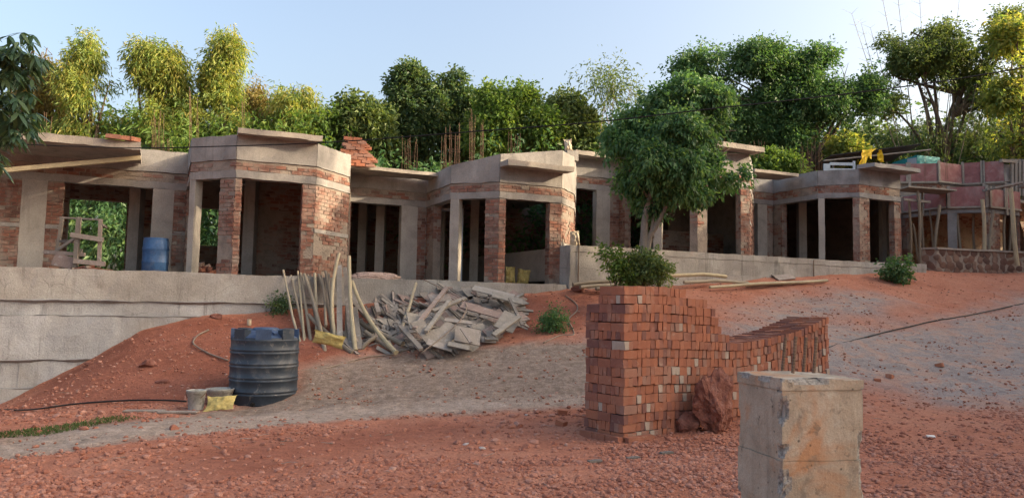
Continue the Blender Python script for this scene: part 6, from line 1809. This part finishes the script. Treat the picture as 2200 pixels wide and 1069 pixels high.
# dense growth behind: too tangled to count
def mass(name, blobs, leaf, n, size, ratio, seed, **kw):
    r2 = np.random.default_rng(seed)
    B = [px_blob(b[0], b[1], b[4], b[2], b[3], dep=1.2) for b in blobs]
    P, Dr, tint = crown(B, n, size, ratio, r2, .35, **kw)
    o = link(name, leaf_mesh(name, P, Dr, size, ratio, M[leaf], r2, tint))
    tag(o, kind='stuff')
r_ = np.random.default_rng(5)
low = []
for px in range(-60, 760, 55):
    low.append((px, 300 + r_.uniform(-22, 14), 50, 30, 31 + r_.uniform(-1, 2)))
    low.append((px + 20, 330, 60, 50, 30 + r_.uniform(-1, 2)))
mass('undergrowth', low, 'leaf_lime', 26000, .24, .3, 41, hole=.36, spread=.45)
low = []
for px in range(700, 1400, 60):
    low.append((px, 320 + r_.uniform(-14, 10), 55, 36, 33 + r_.uniform(-1, 2)))
mass('undergrowth', low, 'leaf_dark', 12000, .24, .45, 42, hole=.38, spread=.45)
low = []
for px in range(1420, 2300, 60):
    low.append((px, 322 + r_.uniform(-14, 14), 58, 40, 40 + r_.uniform(-1, 2)))
    low.append((px + 30, 370, 58, 40, 39 + r_.uniform(-1, 1)))
mass('undergrowth', low, 'leaf_dark', 20000, .3, .4, 43, hole=.35, spread=.5)
low = []
for px in range(60, 1340, 50):                           # what shows through the rear openings
    low.append((px, 520 + r_.uniform(-20, 20), 48, 60, 27 + r_.uniform(-.5, 1.5)))
    low.append((px + 15, 420 + r_.uniform(-20, 20), 48, 60, 28 + r_.uniform(-.5, 1.5)))
mass('undergrowth', low, 'leaf_green', 20000, .2, .4, 44, hole=.3, spread=.4)
low = [(px, 500, 60, 90, 43) for px in range(1240, 2300, 70)]
mass('undergrowth', low, 'leaf_dark', 9000, .3, .4, 45, hole=.3, spread=.5)
low = []
for px in range(-500, 2900, 90):                          # the wooded slope further back
    low.append((px, 330 + r_.uniform(-25, 25), 90, 60 + r_.uniform(0, 25), 58 + r_.uniform(-4, 4)))
    low.append((px + 40, 460, 90, 90, 57 + r_.uniform(-4, 4)))
mass('far_wood', low, 'leaf_dark', 40000, .5, .5, 46, hole=.33, spread=.8)

# trees on the right, outside the frame, whose shade falls over the yard
spots = [(36 + random.uniform(-1.5, 1.5), y_, (19.5 if y_ < 12.6 else 15.0 if y_ < 15 else 12.3) + (random.uniform(-.8, .8) if y_ < 15 else random.uniform(-.3, .3)), 3.0) for y_ in np.arange(-8, 30, 2.7)]
for i, (x, y, h, r0) in enumerate(spots):
    r2 = np.random.default_rng(200 + i)
    z = g1(x, y)
    t = thing('shade_tree', (x, y, z), 'broad leafy tree standing to the right of the yard', 'tree', 'trees right of the yard')
    B = [(tuple(A(x, y, z) + A(r2.uniform(-1, 1) * r0 * .6, r2.uniform(-1, 1) * r0 * .6, h * f)), (r0 * .75, r0 * .75, h * .16)) for f in (.10, .22, .34, .42, .5, .6, .7, .82, .9, .28)]
    mb = MB(); limbs(mb, (x, y, z - .1), (x, y, z + h * .8), B, .2, r2)
    part('trunk', mb, M['bark'], t, True)
    P, Dr, tint = crown(B, 9000, .3, .55, r2, .2, per=10, spread=.6, hole=.36, hsc=.8)
    link('crown', leaf_mesh('crown', P - wloc(t), Dr, .55, .6, M['leaf_green'], r2, tint), t)

# grass strip low at the left and weeds
r_ = np.random.default_rng(61)
gp = []
poly_g = gpoly([(-60, 946), (0, 942), (110, 930), (230, 906), (300, 900), (240, 897), (120, 915), (0, 930), (-60, 936)])
while len(gp) < 1500:
    x = r_.uniform(-10, -3); y = r_.uniform(7, 12.5)
    if poly_sd(np.array([[x]]), np.array([[y]]), poly_g)[0, 0] > -.05 and r_.random() < (1 if x < -5.2 else .35): gp.append((x, y))
gp = np.array(gp)
P = np.stack([gp[:, 0], gp[:, 1], gz(gp[:, 0], gp[:, 1])], -1)
Dr = np.stack([r_.normal(0, .5, len(P)), r_.normal(0, .5, len(P)), np.ones(len(P))], -1); Dr /= np.linalg.norm(Dr, axis=1)[:, None]
tag(link('grass', leaf_mesh('grass', P, Dr, .06, .2, M['grass'], r_, r_.random(len(P)))), kind='stuff')
